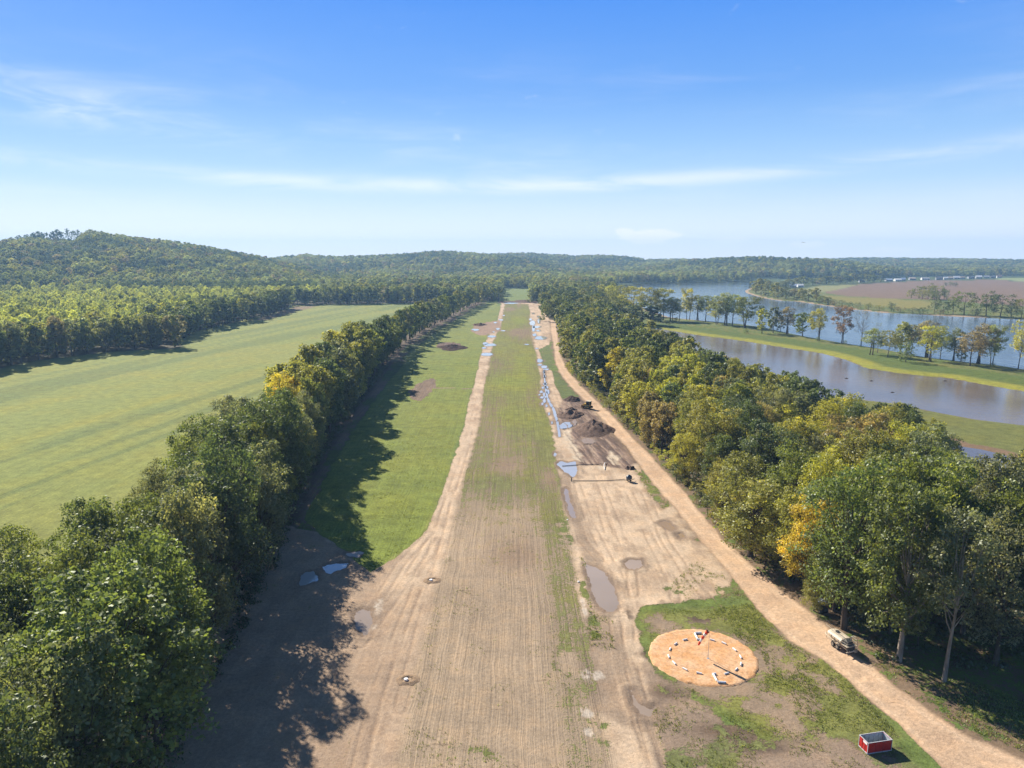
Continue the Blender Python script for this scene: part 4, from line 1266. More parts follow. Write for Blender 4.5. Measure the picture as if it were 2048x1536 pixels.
    for p in resample(gpl([(1128, 738), (1150, 757), (1188, 795), (1240, 843), (1276, 884), (1314, 928), (1374, 990), (1424, 1050), (1500, 1112), (1570, 1172)]), 6.5):
        if random.random() < 0.15: continue
        n += 1
        h = random.uniform(2.5, 6.0)
        tone = random.choice(["olive green", "green", "yellow green", "deep green", "olive green"])
        tree("shrub", "bush", p[0] + random.uniform(0.5, 3.0), p[1] + random.uniform(-1, 1), h, h * random.uniform(1.0, 1.4), tone, "%s shrub, %s along the wood's foot beside the dirt road" % (tone, ordinal(n)), "shrub", "shrubs at the foot of the wood")

def build_river_trees():
    G = "trees on the grass levee between pond and river"
    T = [  # px, base, top, width px, tone, kind of crown, label
        (1524, 667, 617, 26, "yellow green", "mid", "golden brown rounded tree on the levee, beside the dark one"),
        (1546, 666, 614, 26, "grey green", "mid", "grey green levee tree between the golden brown and the tall tawny one"),
        (1573, 667, 614, 30, "brown", "midairy", "tall tawny tree on the levee with a clear stem"),
        (1561, 663, 632, 14, "dark green", "mid", "small dark tree tucked beside the tall tawny one"),
        (1605, 673, 625, 36, "deep green", "mid", "dense dark tree on the levee leaning toward the open-crowned one"),
        (1634, 681, 617, 34, "yellow green", "midairy", "open-crowned tan tree on the levee with a shrub at its foot"),
        (1683, 687, 612, 32, "reddish brown", "midairy", "lone reddish brown tree with broken top at the levee's edge"),
        (1722, 690, 618, 34, "brown", "bare", "bare pale-twigged tree standing against the river"),
        (1744, 709, 657, 38, "pale green", "midairy", "leaning green tree, first of the second levee grove"),
        (1755, 706, 645, 22, "pale green", "bare", "thin nearly bare tree behind the leaning green one"),
        (1775, 714, 662, 30, "olive green", "midairy", "slim leaning tree left of the tall green-crowned pair"),
        (1800, 708, 644, 42, "pale green", "mid", "tall green-crowned tree rising behind the round dark one"),
        (1811, 724, 684, 40, "deep green", "bush", "low round dark tree standing forward on the levee grass"),
        (1822, 706, 648, 30, "olive green", "midairy", "olive tree between the green-crowned and the grey-brown one"),
        (1850, 713, 640, 52, "brown", "midairy", "broad grey-brown tree with thinning crown on the levee"),
        (1862, 722, 652, 44, "yellow green", "midairy", "yellow green tree with a slanted trunk on the levee"),
        (1880, 719, 662, 30, "green", "midairy", "green tree with drooping side crown next to the slanted one"),
        (1910, 720, 655, 28, "grey green", "midairy", "narrow thin tree standing alone by the river's edge"),
        (1922, 722, 685, 18, "deep green", "mid", "stubby dark tree at the foot of the brownish crowns"),
        (1940, 732, 664, 46, "brown", "midairy", "brownish open tree, first of the many-stemmed levee trees"),
        (1962, 727, 648, 58, "brown", "midairy", "largest brown-grey crown of the many-stemmed levee trees"),
        (1985, 730, 650, 34, "pale green", "midairy", "pale leafy tree with twin stems by the many-stemmed trees"),
        (2036, 738, 643, 40, "yellow green", "midairy", "tall yellowish tree near the picture edge on the levee"),
        (2075, 745, 655, 40, "olive green", "midairy", "olive levee tree just outside the picture edge"),
        (1492, 656, 594, 38, "green", "midairy", "tall two-tone tree with golden top at the end of the grove"),
        (1465, 650, 590, 34, "pale green", "midairy", "pale slender tree next to the two-tone one"),
        (1447, 650, 586, 34, "pale green", "midairy", "silvery pale tree with the lightest crown in the grove"),
        (1432, 648, 601, 30, "olive green", "midairy", "olive tree in front of the silvery pale one"),
        (1411, 642, 592, 28, "green", "midairy", "green tree on thin stems, third from the silvery one"),
        (1392, 640, 590, 30, "olive green", "midairy", "olive tree on tall thin stems, middle of the grove"),
        (1375, 639, 577, 22, "yellow green", "midairy", "tallest narrow yellowish tree of the grove"),
        (1358, 642, 598, 28, "olive green", "midairy", "rounded olive tree beside the tallest narrow one"),
        (1340, 642, 595, 30, "green", "midairy", "dense green tree past the tallest narrow one"),
        (1322, 640, 577, 36, "olive green", "midairy", "broad high olive crown above the dark low trees"),
        (1300, 640, 577, 36, "olive green", "midairy", "second broad high olive crown above the dark low trees"),
        (1305, 650, 612, 34, "dark green", "mid", "dark low tree with deep shade at the grove's front"),
        (1284, 650, 604, 36, "deep green", "mid", "full dark crown at the grove's front beside the dark low tree"),
        (1262, 648, 617, 26, "dark green", "mid", "small dark round tree at the grove's front"),
        (1240, 645, 600, 34, "green", "mid", "green tree where the grove meets the wood"),
        (1262, 630, 573, 36, "yellow green", "midairy", "yellow green high crown behind the grove's dark trees"),
        (1240, 626, 572, 36, "olive green", "midairy", "olive high crown behind where grove meets wood"),
        (1215, 622, 573, 34, "olive green", "midairy", "olive tree half sunk behind the wood's far end"),
        (1222, 610, 572, 26, "yellow green", "mid", "bright yellowish crown at the river bend side of the grove"),
        (1200, 612, 576, 30, "dark green", "mid", "dark crown next to the bright yellowish one at the bend"),
    ]
    for i, (px, pb, pt, w, tone, key, lab) in enumerate(T):
        if "left of" in lab: lab = lab.replace("left of", "next to")
        x, y = gp(px, pb)
        h = height_at(px, pb, pt)
        if key == "mid" and math.hypot(x, y) > 620: key = "far"
        tree("levee_tree", key, x, y, h, w * mpp(px, pb) * (1.22 if px > 1500 else 1.5), tone, lab, "tree", G, i, lean=0.05 if "lean" in lab else 0.015)
    for i, (px, pb, pt, w, tone, lab) in enumerate(((1352, 643, 634, 12, "olive green", "small bush among the grove's shaded grass"), (1338, 651, 645, 9, "olive green", "tiny bush at the grove's front beside the pond"),
                                                    (1493, 667, 658, 11, "deep green", "small bush on the levee below the two-tone tree"), (1636, 683, 674, 10, "deep green", "bush at the foot of the open-crowned tan tree"),
                                                    (1690, 690, 680, 9, "dark green", "bush at the foot of the lone reddish tree"), (1925, 716, 707, 12, "green", "bush by the river under the narrow thin tree"), (1985, 734, 726, 16, "green", "bush under the pale twin-stemmed tree"))):
        x, y = gp(px, pb)
        tree("shrub", "bush", x, y, height_at(px, pb, pt), w * mpp(px, pb), tone, lab, "shrub", "bushes on the grass levee", i)
    # the far bank
    G2 = "trees along the far bank of the river"
    bank = [(1512, 588, 561, 22), (1522, 592, 557, 22), (1536, 594, 562, 20), (1548, 597, 566, 22), (1556, 600, 572, 16), (1572, 599, 574, 20), (1588, 600, 578, 22), (1604, 602, 577, 20), (1616, 604, 578, 26), (1632, 606, 576, 16), (1644, 609, 592, 18), (1656, 611, 594, 20)]
    for i, (px, pb, pt, w) in enumerate(bank):
        x, y = gp(px, pb - 1.5)
        tone = random.choice(["grey green", "olive green", "brown", "green", "olive green"])
        tree("bank_tree", "far", x, y, height_at(px, pb - 1.5, pt), w * mpp(px, pb) * 1.3, tone, "%s tree, %s from the tip of the wooded river point" % (tone, ordinal(i + 1)), "tree", G2, i)
    big = [(1868, 629, 583, 24, "grey green", "narrow grey green tree starting the tall clump on the far bank"), (1886, 630, 603, 26, "dark green", "low dark tree between two tall ones on the far bank"), (1906, 630, 590, 30, "green", "full green tree in the tall clump on the far bank"),
           (1928, 632, 584, 42, "deep green", "tallest spreading tree of the tall clump on the far bank"), (1972, 634, 586, 44, "deep green", "massive dark tree starting the second far-bank clump"), (2000, 636, 589, 42, "dark green", "dark twin of the massive far-bank tree"),
           (2022, 637, 606, 28, "grey green", "low grey tree after the massive pair on the far bank"), (2042, 639, 598, 30, "olive green", "olive far-bank tree cut by the picture edge"), (2080, 641, 596, 34, "green", "green far-bank tree past the picture edge")]
    for i, (px, pb, pt, w, tone, lab) in enumerate(big):
        x, y = gp(px, pb - 2)
        tree("bank_tree", "bush", x, y, height_at(px, pb - 2, pt), w * mpp(px, pb) * 1.25, tone, lab, "tree", G2, i)
    x, y = gp(1500, 581)
    tree("snag_tree", "snag", x, y, height_at(1500, 581, 564), 6 * mpp(1500, 581), "dark green", "narrow dark tree alone on the tip of the river point", "tree", None, 0)
    sh = [(1668, 613, 10, 14), (1684, 615, 11, 16), (1700, 617, 9, 14), (1716, 619, 10, 16), (1736, 621, 11, 20), (1758, 623, 9, 18), (1782, 625, 15, 18), (1800, 626, 9, 22), (1826, 628, 9, 26), (1846, 629, 10, 22), (1950, 634, 12, 22), (1880, 631, 9, 18), (2060, 641, 12, 24)]
    for i, (px, pb, hp, w) in enumerate(sh):
        x, y = gp(px, pb - 1.5)
        tone = random.choice(["brown", "olive green", "grey green", "dark green"])
        tree("shrub", "bush", x, y, hp * 1.25 * mpp(px, pb), w * 1.25 * mpp(px, pb), tone, "%s scrub, %s along the sandy far shore" % (tone, ordinal(i + 1)), "shrub", "scrub on the far shore", i)
    G3 = "trees standing in the brown field"
    for i, (px, pb, pt, w, tone) in enumerate(((1822, 596, 578, 20, "olive green"), (1838, 597, 573, 24, "green"), (1856, 598, 569, 26, "olive green"), (1872, 599, 571, 26, "green"), (1888, 599, 577, 22, "deep green"), (1844, 599, 580, 22, "olive green"), (1868, 600, 580, 24, "deep green"))):
        x, y = gp(px, pb)
        tree("field_tree", "bush", x, y, height_at(px, pb, pt), w * mpp(px, pb) * 1.2, tone, "%s tree, %s across the big clump in the brown field" % (tone, ordinal(i + 1)), "tree", G3, i)
    for i, (px, pb, pt, w, tone) in enumerate(((1891, 572, 565, 9, "dark green"), (1901, 572.5, 563.5, 12, "deep green"), (1911, 572.5, 565, 10, "dark green"))):
        x, y = gp(px, pb)
        tree("field_tree", "bush", x, y, height_at(px, pb, pt), w * mpp(px, pb) * 1.2, tone, "%s tree, %s across the small clump far out in the brown field" % (tone, ordinal(i + 1)), "tree", G3, i)
    back = [(1553, 577, 564), (1566, 576, 562), (1578, 575, 558), (1592, 572, 556), (1607, 571, 552), (1625, 570, 557), (1640, 569, 556), (1653, 568, 553), (1666, 568, 551), (1680, 568, 552), (1694, 567, 551), (1706, 567, 546), (1720, 566, 548), (1734, 565, 548), (1748, 564, 550), (1762, 563, 550)]
    for i, (px, pb, pt) in enumerate(back):
        x, y = gp(px, pb)
        tone = random.choice(["deep green", "grey green", "green", "olive green"])
        tree("bank_tree", "far", x, y, height_at(px, pb, pt), 23 * mpp(px, pb), tone, "%s tree, %s along the shelter belt between farm sheds and hills" % (tone, ordinal(i + 1)), "tree", "shelter belt behind the far fields", i)

# ------------------------------------------------------------------ forest (nobody could count it)
def forest_group(crowns):
    g = bpy.data.node_groups.new("forest_nodes", "GeometryNodeTree")
    g.interface.new_socket("Geometry", in_out="INPUT", socket_type="NodeSocketGeometry")
    g.interface.new_socket("Geometry", in_out="OUTPUT", socket_type="NodeSocketGeometry")
    gi = g.nodes.new("NodeGroupInput"); go = g.nodes.new("NodeGroupOutput")
    j = g.nodes.new("GeometryNodeJoinGeometry")
    for o in crowns:
        oi = g.nodes.new("GeometryNodeObjectInfo")
        oi.transform_space = "ORIGINAL"
        oi.inputs["Object"].default_value = o
        oi.inputs["As Instance"].default_value = True
        g.links.new(oi.outputs["Geometry"], j.inputs[0])
    ip = g.nodes.new("GeometryNodeInstanceOnPoints")
    g.links.new(gi.outputs[0], ip.inputs["Points"])
    g.links.new(j.outputs[0], ip.inputs["Instance"])
    ip.inputs["Pick Instance"].default_value = True
    def na(name, t):
        n = g.nodes.new("GeometryNodeInputNamedAttribute"); n.data_type = t
        n.inputs[0].default_value = name
        return n.outputs[0]
    g.links.new(na("idx", "INT"), ip.inputs["Instance Index"])
    g.links.new(na("rot", "FLOAT_VECTOR"), ip.inputs["Rotation"])
    g.links.new(na("siz", "FLOAT_VECTOR"), ip.inputs["Scale"])
    g.links.new(ip.outputs[0], go.inputs[0])
    return g

def scatter_forest(name, label, pts, group, nproto):
    """pts rows: x y z height width r g b"""
    P = np.array(pts, float)
    n = len(P)
    me = bpy.data.meshes.new(name)
    me.vertices.add(n)
    me.vertices.foreach_set("co", P[:, :3].astype(np.float32).ravel())
    r = np.random.default_rng(5)
    a = me.attributes.new("idx", "INT", "POINT"); a.data.foreach_set("value", r.integers(0, nproto, n).astype(np.int32))
    rot = np.zeros((n, 3), np.float32); rot[:, 2] = r.uniform(0, 6.283, n)
    a = me.attributes.new("rot", "FLOAT_VECTOR", "POINT"); a.data.foreach_set("vector", rot.ravel())
    s = np.stack([P[:, 4] / 12.3, P[:, 4] / 12.3, P[:, 3] / 20.0], 1).astype(np.float32)
    a = me.attributes.new("siz", "FLOAT_VECTOR", "POINT"); a.data.foreach_set("vector", s.ravel())
    a = me.attributes.new("tint", "FLOAT_VECTOR", "POINT"); a.data.foreach_set("vector", P[:, 5:8].astype(np.float32).ravel())
    o = link(name, me)
    md = o.modifiers.new("forest", "NODES"); md.node_group = group
    tag(o, label, "forest", None, "stuff")
    return o

def build_forest(M):
    crowns = [FIRST[("far", i)][0] for i in range(4)]
    g = forest_group(crowns)
    r = np.random.default_rng(77)
    # candidates on a polar lattice that thins with distance
    pts_l, pts_h, pts_r = [], [], []
    R = 480.0
    X = []; Y = []; SP = []
    while R < 5200:
        sp = 9.2 + R * 0.0036
        n = int(2 * math.radians(48) * R / sp)
        a = np.linspace(-math.radians(48), math.radians(48), n) + r.uniform(-.5, .5, n) * sp / R
        rr = R + r.uniform(-.5, .5, n) * sp
        X.append(rr * np.sin(a)); Y.append(rr * np.cos(a)); SP.append(np.full(n, sp))
        R += sp * 0.95
    X = np.concatenate(X); Y = np.concatenate(Y); SP = np.concatenate(SP)
    RR = np.hypot(X, Y)
    z = base_height(X, Y)
    lw = sdf(LWOOD, X, Y, 40)
    rv = sdf(RIVER, X, Y, 60)
    end = sdf(ENDF, X, Y, 40)
    brown = np.minimum(np.minimum(sdf(BROWNF, X, Y, 60), sdf(PALEF, X, Y, 60)), np.minimum(sdf(FARF, X, Y, 60), sdf(YELSTRIP, X, Y, 60)))
    px = 1024 + CF * X / np.maximum(Y, 1)
    left_ok = (lw < -6)
    farside = (RR > 1010) & (end > 8) & (px < 1225) & (Y > 960)
    overriver = (RR > 1690) & (px >= 1225)
    strip_right = (px > 1064) & (px < 1190) & (Y > 985) & (RR > 985)
    ok = (left_ok | farside | overriver | strip_right) & (rv > 8) & (brown > 4) & (z > -0.3)
    # keep the farm land across the river open; woods start at the foot of the hills
    ok &= ~((px > 1500) & (RR < 2080) & (px < 2300))
    ok &= ~((px > 1700) & (RR < 2350 + (px - 1700) * 1.2) & (z < 3.0))
    # far slopes the ridge in front hides need not be planted: keep what a ray can meet
    elev = (z + 20 - CH) / RR
    order = np.argsort(RR)
    ncol = 1200
    colr = np.clip(((np.arctan2(X, Y) + math.radians(48)) / math.radians(96) * ncol).astype(int), 0, ncol - 1)
    best = np.full(ncol, -9.0)
    vis = np.zeros(len(X), bool)
    for i in order:
        c = colr[i]
        if not ok[i]:
            continue
        if elev[i] > best[c] - 0.010: vis[i] = True
        e = (z[i] + 9 - CH) / RR[i]
        if e > best[c]: best[c] = e
    ok &= vis
    tonesv = {k: np.array(v) for k, v in TINT.items()}
    big = fbm(X, Y, 1 / 170.0, 3, 3); big2 = fbm(X, Y, 1 / 60.0, 3, 14)
    out = {"left": [], "hill": [], "right": []}
    for i in np.nonzero(ok)[0]:
        q = r.random(); b = big[i]
        if px[i] < 640 and 600 < RR[i] < 1270 and lw[i] < -34 + 22 * (b - .5):
            # young yellowing plantation
            t = (tonesv["yellow green"] * .6 + tonesv["pale green"] * .8) if q < .60 else (tonesv["pale green"] * 1.3 if q < .86 else tonesv["green"])
            hgt = r.uniform(17, 22); wid = r.uniform(7.5, 11)
            if b + 0.3 * big2[i] > 0.80: t = tonesv["deep green"]; hgt *= 1.08; wid *= 1.2
        else:
            v = 0.6 * b + 0.4 * big2[i] + r.normal(0, .06)
            if v > .60: t = tonesv["pale green"]
            elif v > .54: t = tonesv["olive green"]
            elif v > .44: t = tonesv["green"]
            else: t = tonesv["dark green"]
            if q < .05: t = tonesv["brown"]
            elif q < .10: t = tonesv["yellow green"] * .8
            vs_ = 0.72 + 0.75 * big2[i] + r.normal(0, .06); hgt = r.uniform(15, 23) * (.6 + .4 * vs_); wid = r.uniform(10.5, 17) * vs_ * (SP[i] / 12.5) ** .6
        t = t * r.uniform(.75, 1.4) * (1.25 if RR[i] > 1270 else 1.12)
        row = (X[i], Y[i], z[i] - 0.5, hgt, wid, *t)
        k = "left" if (px[i] < 1000 and RR[i] < 1270) else ("hill")
        out[k].append(row)
    for (x, y, sp) in WOOD_FAR:
        t = tonesv[random.choice(["dark green", "deep green", "green", "olive green"])] * random.uniform(.85, 1.15)
        h = min(random.uniform(18, 24), 24 if y < 0 else 24)
        out["right"].append((x, y, -0.3, h, h * .62, *t))
    scatter_forest("forest", "dense mixed forest on the flat behind the hay field", out["left"], g, 4)
    scatter_forest("hill_forest", "hazy forest covering the hills along the horizon", out["hill"], g, 4)
    if out["right"]:
        scatter_forest("woods", "deep inner part of the wood beside the airstrip", out["right"], g, 4)
    print("forest", {k: len(v) for k, v in out.items()})

# ------------------------------------------------------------------ weeds and rough grass
def build_weeds(M):
    r = np.random.default_rng(9)
    pts = []
    def scat(P, n, size, thr, seed):
        P = np.asarray(P)
        lo, hi = P.min(0), P.max(0)
        x = r.uniform(lo[0], hi[0], n); y = r.uniform(lo[1], hi[1], n)
        s = sdf(P, x, y, 30)
        nz = fbm(x, y, 0.22, 4, seed)
        k = (s < -0.3) & (r.random(n) < sstep(thr - .12, thr + .16, nz))
        pts.append(np.stack([x[k], y[k], np.full(k.sum(), size)], 1))
    scat(CIRCGRASS, 15000, 0.20, 0.50, 61)
    scat(SPARSE, 9000, 0.20, 0.58, 61)
    scat(RGRASS_S, 700, 0.24, 0.5, 61)
    scat(WEDGE, 1500, 0.35, 0.45, 61)
    scat(RUNWAY[:, :] if True else RUNWAY, 50000, 0.17, 0.60, 41)
    scat(gpl([(1158, 1110), (1172, 1115), (1180, 1180), (1200, 1250), (1196, 1300), (1176, 1290), (1170, 1200)]), 520, 0.30, 0.46, 5)
    scat(gpl([(1180, 1210), (1235, 1230), (1230, 1300), (1200, 1320)]), 380, 0.26, 0.52, 5)
    scat(gpl([(1700, 1320), (1800, 1390), (1960, 1470), (2100, 1530), (2200, 1450), (1960, 1370), (1800, 1330)]), 6000, 0.22, 0.50, 5)
    scat(gpl([(1400, 1100), (1450, 1150), (1540, 1245), (1480, 1235), (1400, 1215), (1330, 1180)]), 2600, 0.20, 0.60, 8)
    scat(LGRASS, 30000, 0.20, 0.45, 23)
    P = np.concatenate(pts)
    P = P[P[:, 1] < 260]
    cx, cy = gp(1410, 1316)
    P = P[np.hypot(P[:, 0] - cx, P[:, 1] - cy) > 9.6]
    rd = sdf(ROAD, P[:, 0], P[:, 1], 5); P = P[rd > 0.6]
    n = len(P)
    B = 4
    base = np.repeat(P, B, 0)
    m = len(base)
    a = r.uniform(0, 6.283, m); ln = base[:, 2] * r.uniform(.6, 1.5, m)
    lean = r.uniform(.2, .8, m)
    c = np.stack([base[:, 0] + r.normal(0, .14, m), base[:, 1] + r.normal(0, .14, m), np.full(m, -0.04)], 1)
    d = np.stack([np.cos(a) * lean, np.sin(a) * lean, np.ones(m)], 1); d /= np.linalg.norm(d, axis=1)[:, None]
    t = np.stack([-np.sin(a), np.cos(a), np.zeros(m)], 1) * (ln * .32)[:, None]
    e = c + d * ln[:, None]
    V = np.stack([c - t * .5, c + t * .5, e + t * .35, e - t * .35], 1).reshape(-1, 3)
    me = np_mesh("weeds", V, np.arange(4 * m).reshape(m, 4), M["weed"])
    at = me.attributes.new("lv", "FLOAT", "FACE")
    at.data.foreach_set("value", np.repeat(np.clip(r.normal(.5, .2, n), 0, 1), B).astype(np.float32))
    o = link("weeds", me)
    o["tint"] = [0.170, 0.195, 0.052]
    tag(o, "short weeds and tufts of rough grass on the near ground", "grass", None, "stuff")
    # undergrowth below the trees
    U = []
    for poly, nn in ((WOOD, 9000),):
        lo, hi = np.array((20.0, 110.0)), np.array((170.0, 420.0))
        x = r.uniform(lo[0], hi[0], nn); y = r.uniform(lo[1], hi[1], nn)
        s = sdf(poly, x, y, 30)
        k = (s < -1.5) & ((y > 150) | (x < 58) | (r.random(nn) < .10))
        U.append(np.stack([x[k], y[k]], 1))
    rl = ROWLINE
    y = r.uniform(70, 420, 3600); x = np.interp(y, rl[::-1, 1], rl[::-1, 0]) + r.uniform(-26, 2, 3600)
    U.append(np.stack([x, y], 1))
    U = np.concatenate(U)
    xx = r.uniform(60, 150, 900); yy = r.uniform(104, 150, 900); kk = sdf(WOOD, xx, yy, 30) < 1
    U = np.concatenate([U, np.stack([xx[kk], yy[kk]], 1)[::2]])
    n = len(U); B = 26
    base = np.repeat(U, B, 0); m = len(base)
    hgt = np.repeat(r.uniform(.7, 2.6, n), B)
    nr = r.normal(size=(m, 3)); nr[:, 2] = np.abs(nr[:, 2]); nr /= np.linalg.norm(nr, axis=1)[:, None]
    pos = np.stack([base[:, 0], base[:, 1], np.zeros(m)], 1) + nr * (hgt * r.random(m) ** .5)[:, None] * np.array((1, 1, .9))
    t = np.cross(nr, r.normal(size=(m, 3))); t /= np.linalg.norm(t, axis=1)[:, None] + 1e-9
    b = np.cross(nr, t); s = r.uniform(.3, .7, m)
    V = np.stack([pos - t * (s * .5)[:, None], pos + b * (s * .35)[:, None], pos + t * (s * .5)[:, None], pos - b * (s * .35)[:, None]], 1).reshape(-1, 3)
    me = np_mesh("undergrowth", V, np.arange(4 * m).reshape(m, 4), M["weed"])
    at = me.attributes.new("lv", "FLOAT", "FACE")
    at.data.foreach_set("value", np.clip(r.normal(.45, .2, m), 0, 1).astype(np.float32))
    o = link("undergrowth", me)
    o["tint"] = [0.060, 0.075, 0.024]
    tag(o, "low shaded undergrowth below the trees", "undergrowth", None, "stuff")

# ------------------------------------------------------------------ things
def mound(name, P, h, mat, label, group=None, rough=0.5, seed=0, peak=1.0):
    """a heap of soil on an outline of ground points"""
    P = np.asarray(P, float)
    ctr = P.mean(0)
    n, rings = 64, 18
    L = np.linalg.norm(P - ctr, axis=1); A = np.arctan2(P[:, 1] - ctr[1], P[:, 0] - ctr[0])
    o_ = np.argsort(A); A = A[o_]; L = L[o_]
    th = np.linspace(-math.pi, math.pi, n, endpoint=False)
    rad = np.interp(th, np.concatenate([A - 2 * math.pi, A, A + 2 * math.pi]), np.tile(L, 3))
    V = []
    for i in range(rings):
        f = i / (rings - 1)
        x = rad * f * np.cos(th); y = rad * f * np.sin(th)
        k = (1 - f ** 1.25) ** peak
        nz = fbm((x + ctr[0]) * 1.7 - (y + ctr[1]) * .35, (y + ctr[1]) * .55, 0.6, 4, seed) - 0.5
        nz2 = fbm(x + ctr[0], y + ctr[1], 1.9, 3, seed + 1) - 0.5
        z = h * k * (1 + rough * 2.0 * nz) + rough * (nz2 * 0.9 + nz * 0.9) * min(1, (1 - f) * 4) - 0.12 * f
        V.append(np.stack([x, y, z], 1))
    V = np.concatenate(V)
    I = np.arange(rings * n).reshape(rings, n)
    J = np.concatenate([I, I[:, :1]], 1)
    F = np.stack([J[:-1, :-1], J[:-1, 1:], J[1:, 1:], J[1:, :-1]], -1).reshape(-1, 4)[:, ::-1]
    o = link(name, np_mesh(name, V, F[:, ::-1], mat, True))
    o.location = (ctr[0], ctr[1], 0.0)
    tag(o, label, "dirt pile", group)
    return o

def wheel(parent, c, r, w, M, axis=(1, 0, 0)):
    a = np.array(axis, float); c = np.array(c, float)
    mb = MB().tube([c - a * w / 2, c - a * w * .35, c + a * w * .35, c + a * w / 2], [r * .9, r, r, r * .9], 20)
    t = mb.build("wheel", M["rubber"], parent)
    k = MB().tube([c - a * (w / 2 + .02), c + a * (w / 2 + .02)], r * .52, 14)
    k.build("rim", M["steel"], t)
    return t

def build_dumpster(M):
    z = 1.62
    A, B, C = np.array(gp(1724.4, 1475.7, z)), np.array(gp(1736.6, 1486.9, z)), np.array(gp(1784.5, 1479.6, z))
    u = C - B; L = float(np.linalg.norm(u)); rz = math.atan2(u[1], u[0])
    W = float(abs(np.dot(A - B, np.array((-math.sin(rz), math.cos(rz)))))); W = max(1.7, min(W, 2.3))
    o = empty("dumpster", (B[0], B[1], 0.02), rz)
    tag(o, "red open-topped metal dumpster with pale rim beside the dirt road", "dumpster")
    t = 0.06
    b = MB()
    b.box((L / 2, t / 2, z / 2 + .05), (L - .12, t, z - .16)); b.box((L / 2, W - t / 2, z / 2 + .05), (L - .12, t, z - .16))
    b.box((t / 2, W / 2, z / 2 + .05), (t, W - .12, z - .16)); b.box((L - t / 2, W / 2, z / 2 + .05), (t, W - .12, z - .16))
    b.build("panel", M["red"], o)
    i = MB()
    i.box((L / 2, t + .012, z / 2 + .05), (L - .2, .02, z - .2)); i.box((L / 2, W - t - .012, z / 2 + .05), (L - .2, .02, z - .2))
    i.box((t + .012, W / 2, z / 2 + .05), (.02, W - .2, z - .2)); i.box((L - t - .012, W / 2, z / 2 + .05), (.02, W - .2, z - .2))
    for k in range(1, 5):
        i.box((L * k / 5, W - t - .05, z / 2 + .05), (.06, .05, z - .24))
    i.build("liner", M["greymetal"], o)
    MB().box((L / 2, W / 2, .09), (L - .14, W - .14, .06)).build("floor", M["greymetal"], o)
    rm = MB()
    rm.box((L / 2, 0, z), (L + .07, .07, .07)); rm.box((L / 2, W, z), (L + .07, .07, .07))
    rm.box((0, W / 2, z), (.07, W - .07, .07)); rm.box((L, W / 2, z), (.07, W - .07, .07))
    rm.build("rim", M["paleframe"], o)
    for (x, y) in ((0, 0), (L, 0), (L, W), (0, W)):
        MB().box((x, y, z / 2 - .02), (.07, .07, z - .04)).build("corner_post", M["paleframe"], o)
    sk = MB()
    sk.box((L / 2, -.012, .07), (L - .12, .09, .09)); sk.box((L / 2, W + .012, .07), (L - .12, .09, .09)); sk.box((-.012, W / 2, .07), (.09, W - .12, .09)); sk.box((L + .012, W / 2, .07), (.09, W - .12, .09))
    sk.build("base_rail", M["paleframe"], o)
    for k in (0.32, 0.64):
        MB().box((L * k, -.02, z / 2), (.05, .04, z - .22)).build("rib", M["redrib"], o)
    for k in (0.33, 0.66):
        MB().box((-.02, W * k, z / 2), (.04, .05, z - .22)).build("rib", M["redrib"], o)
    MB().box((-.045, W * .30, z - .24), (.03, W * .42, .30)).build("sign", M["white"], o)

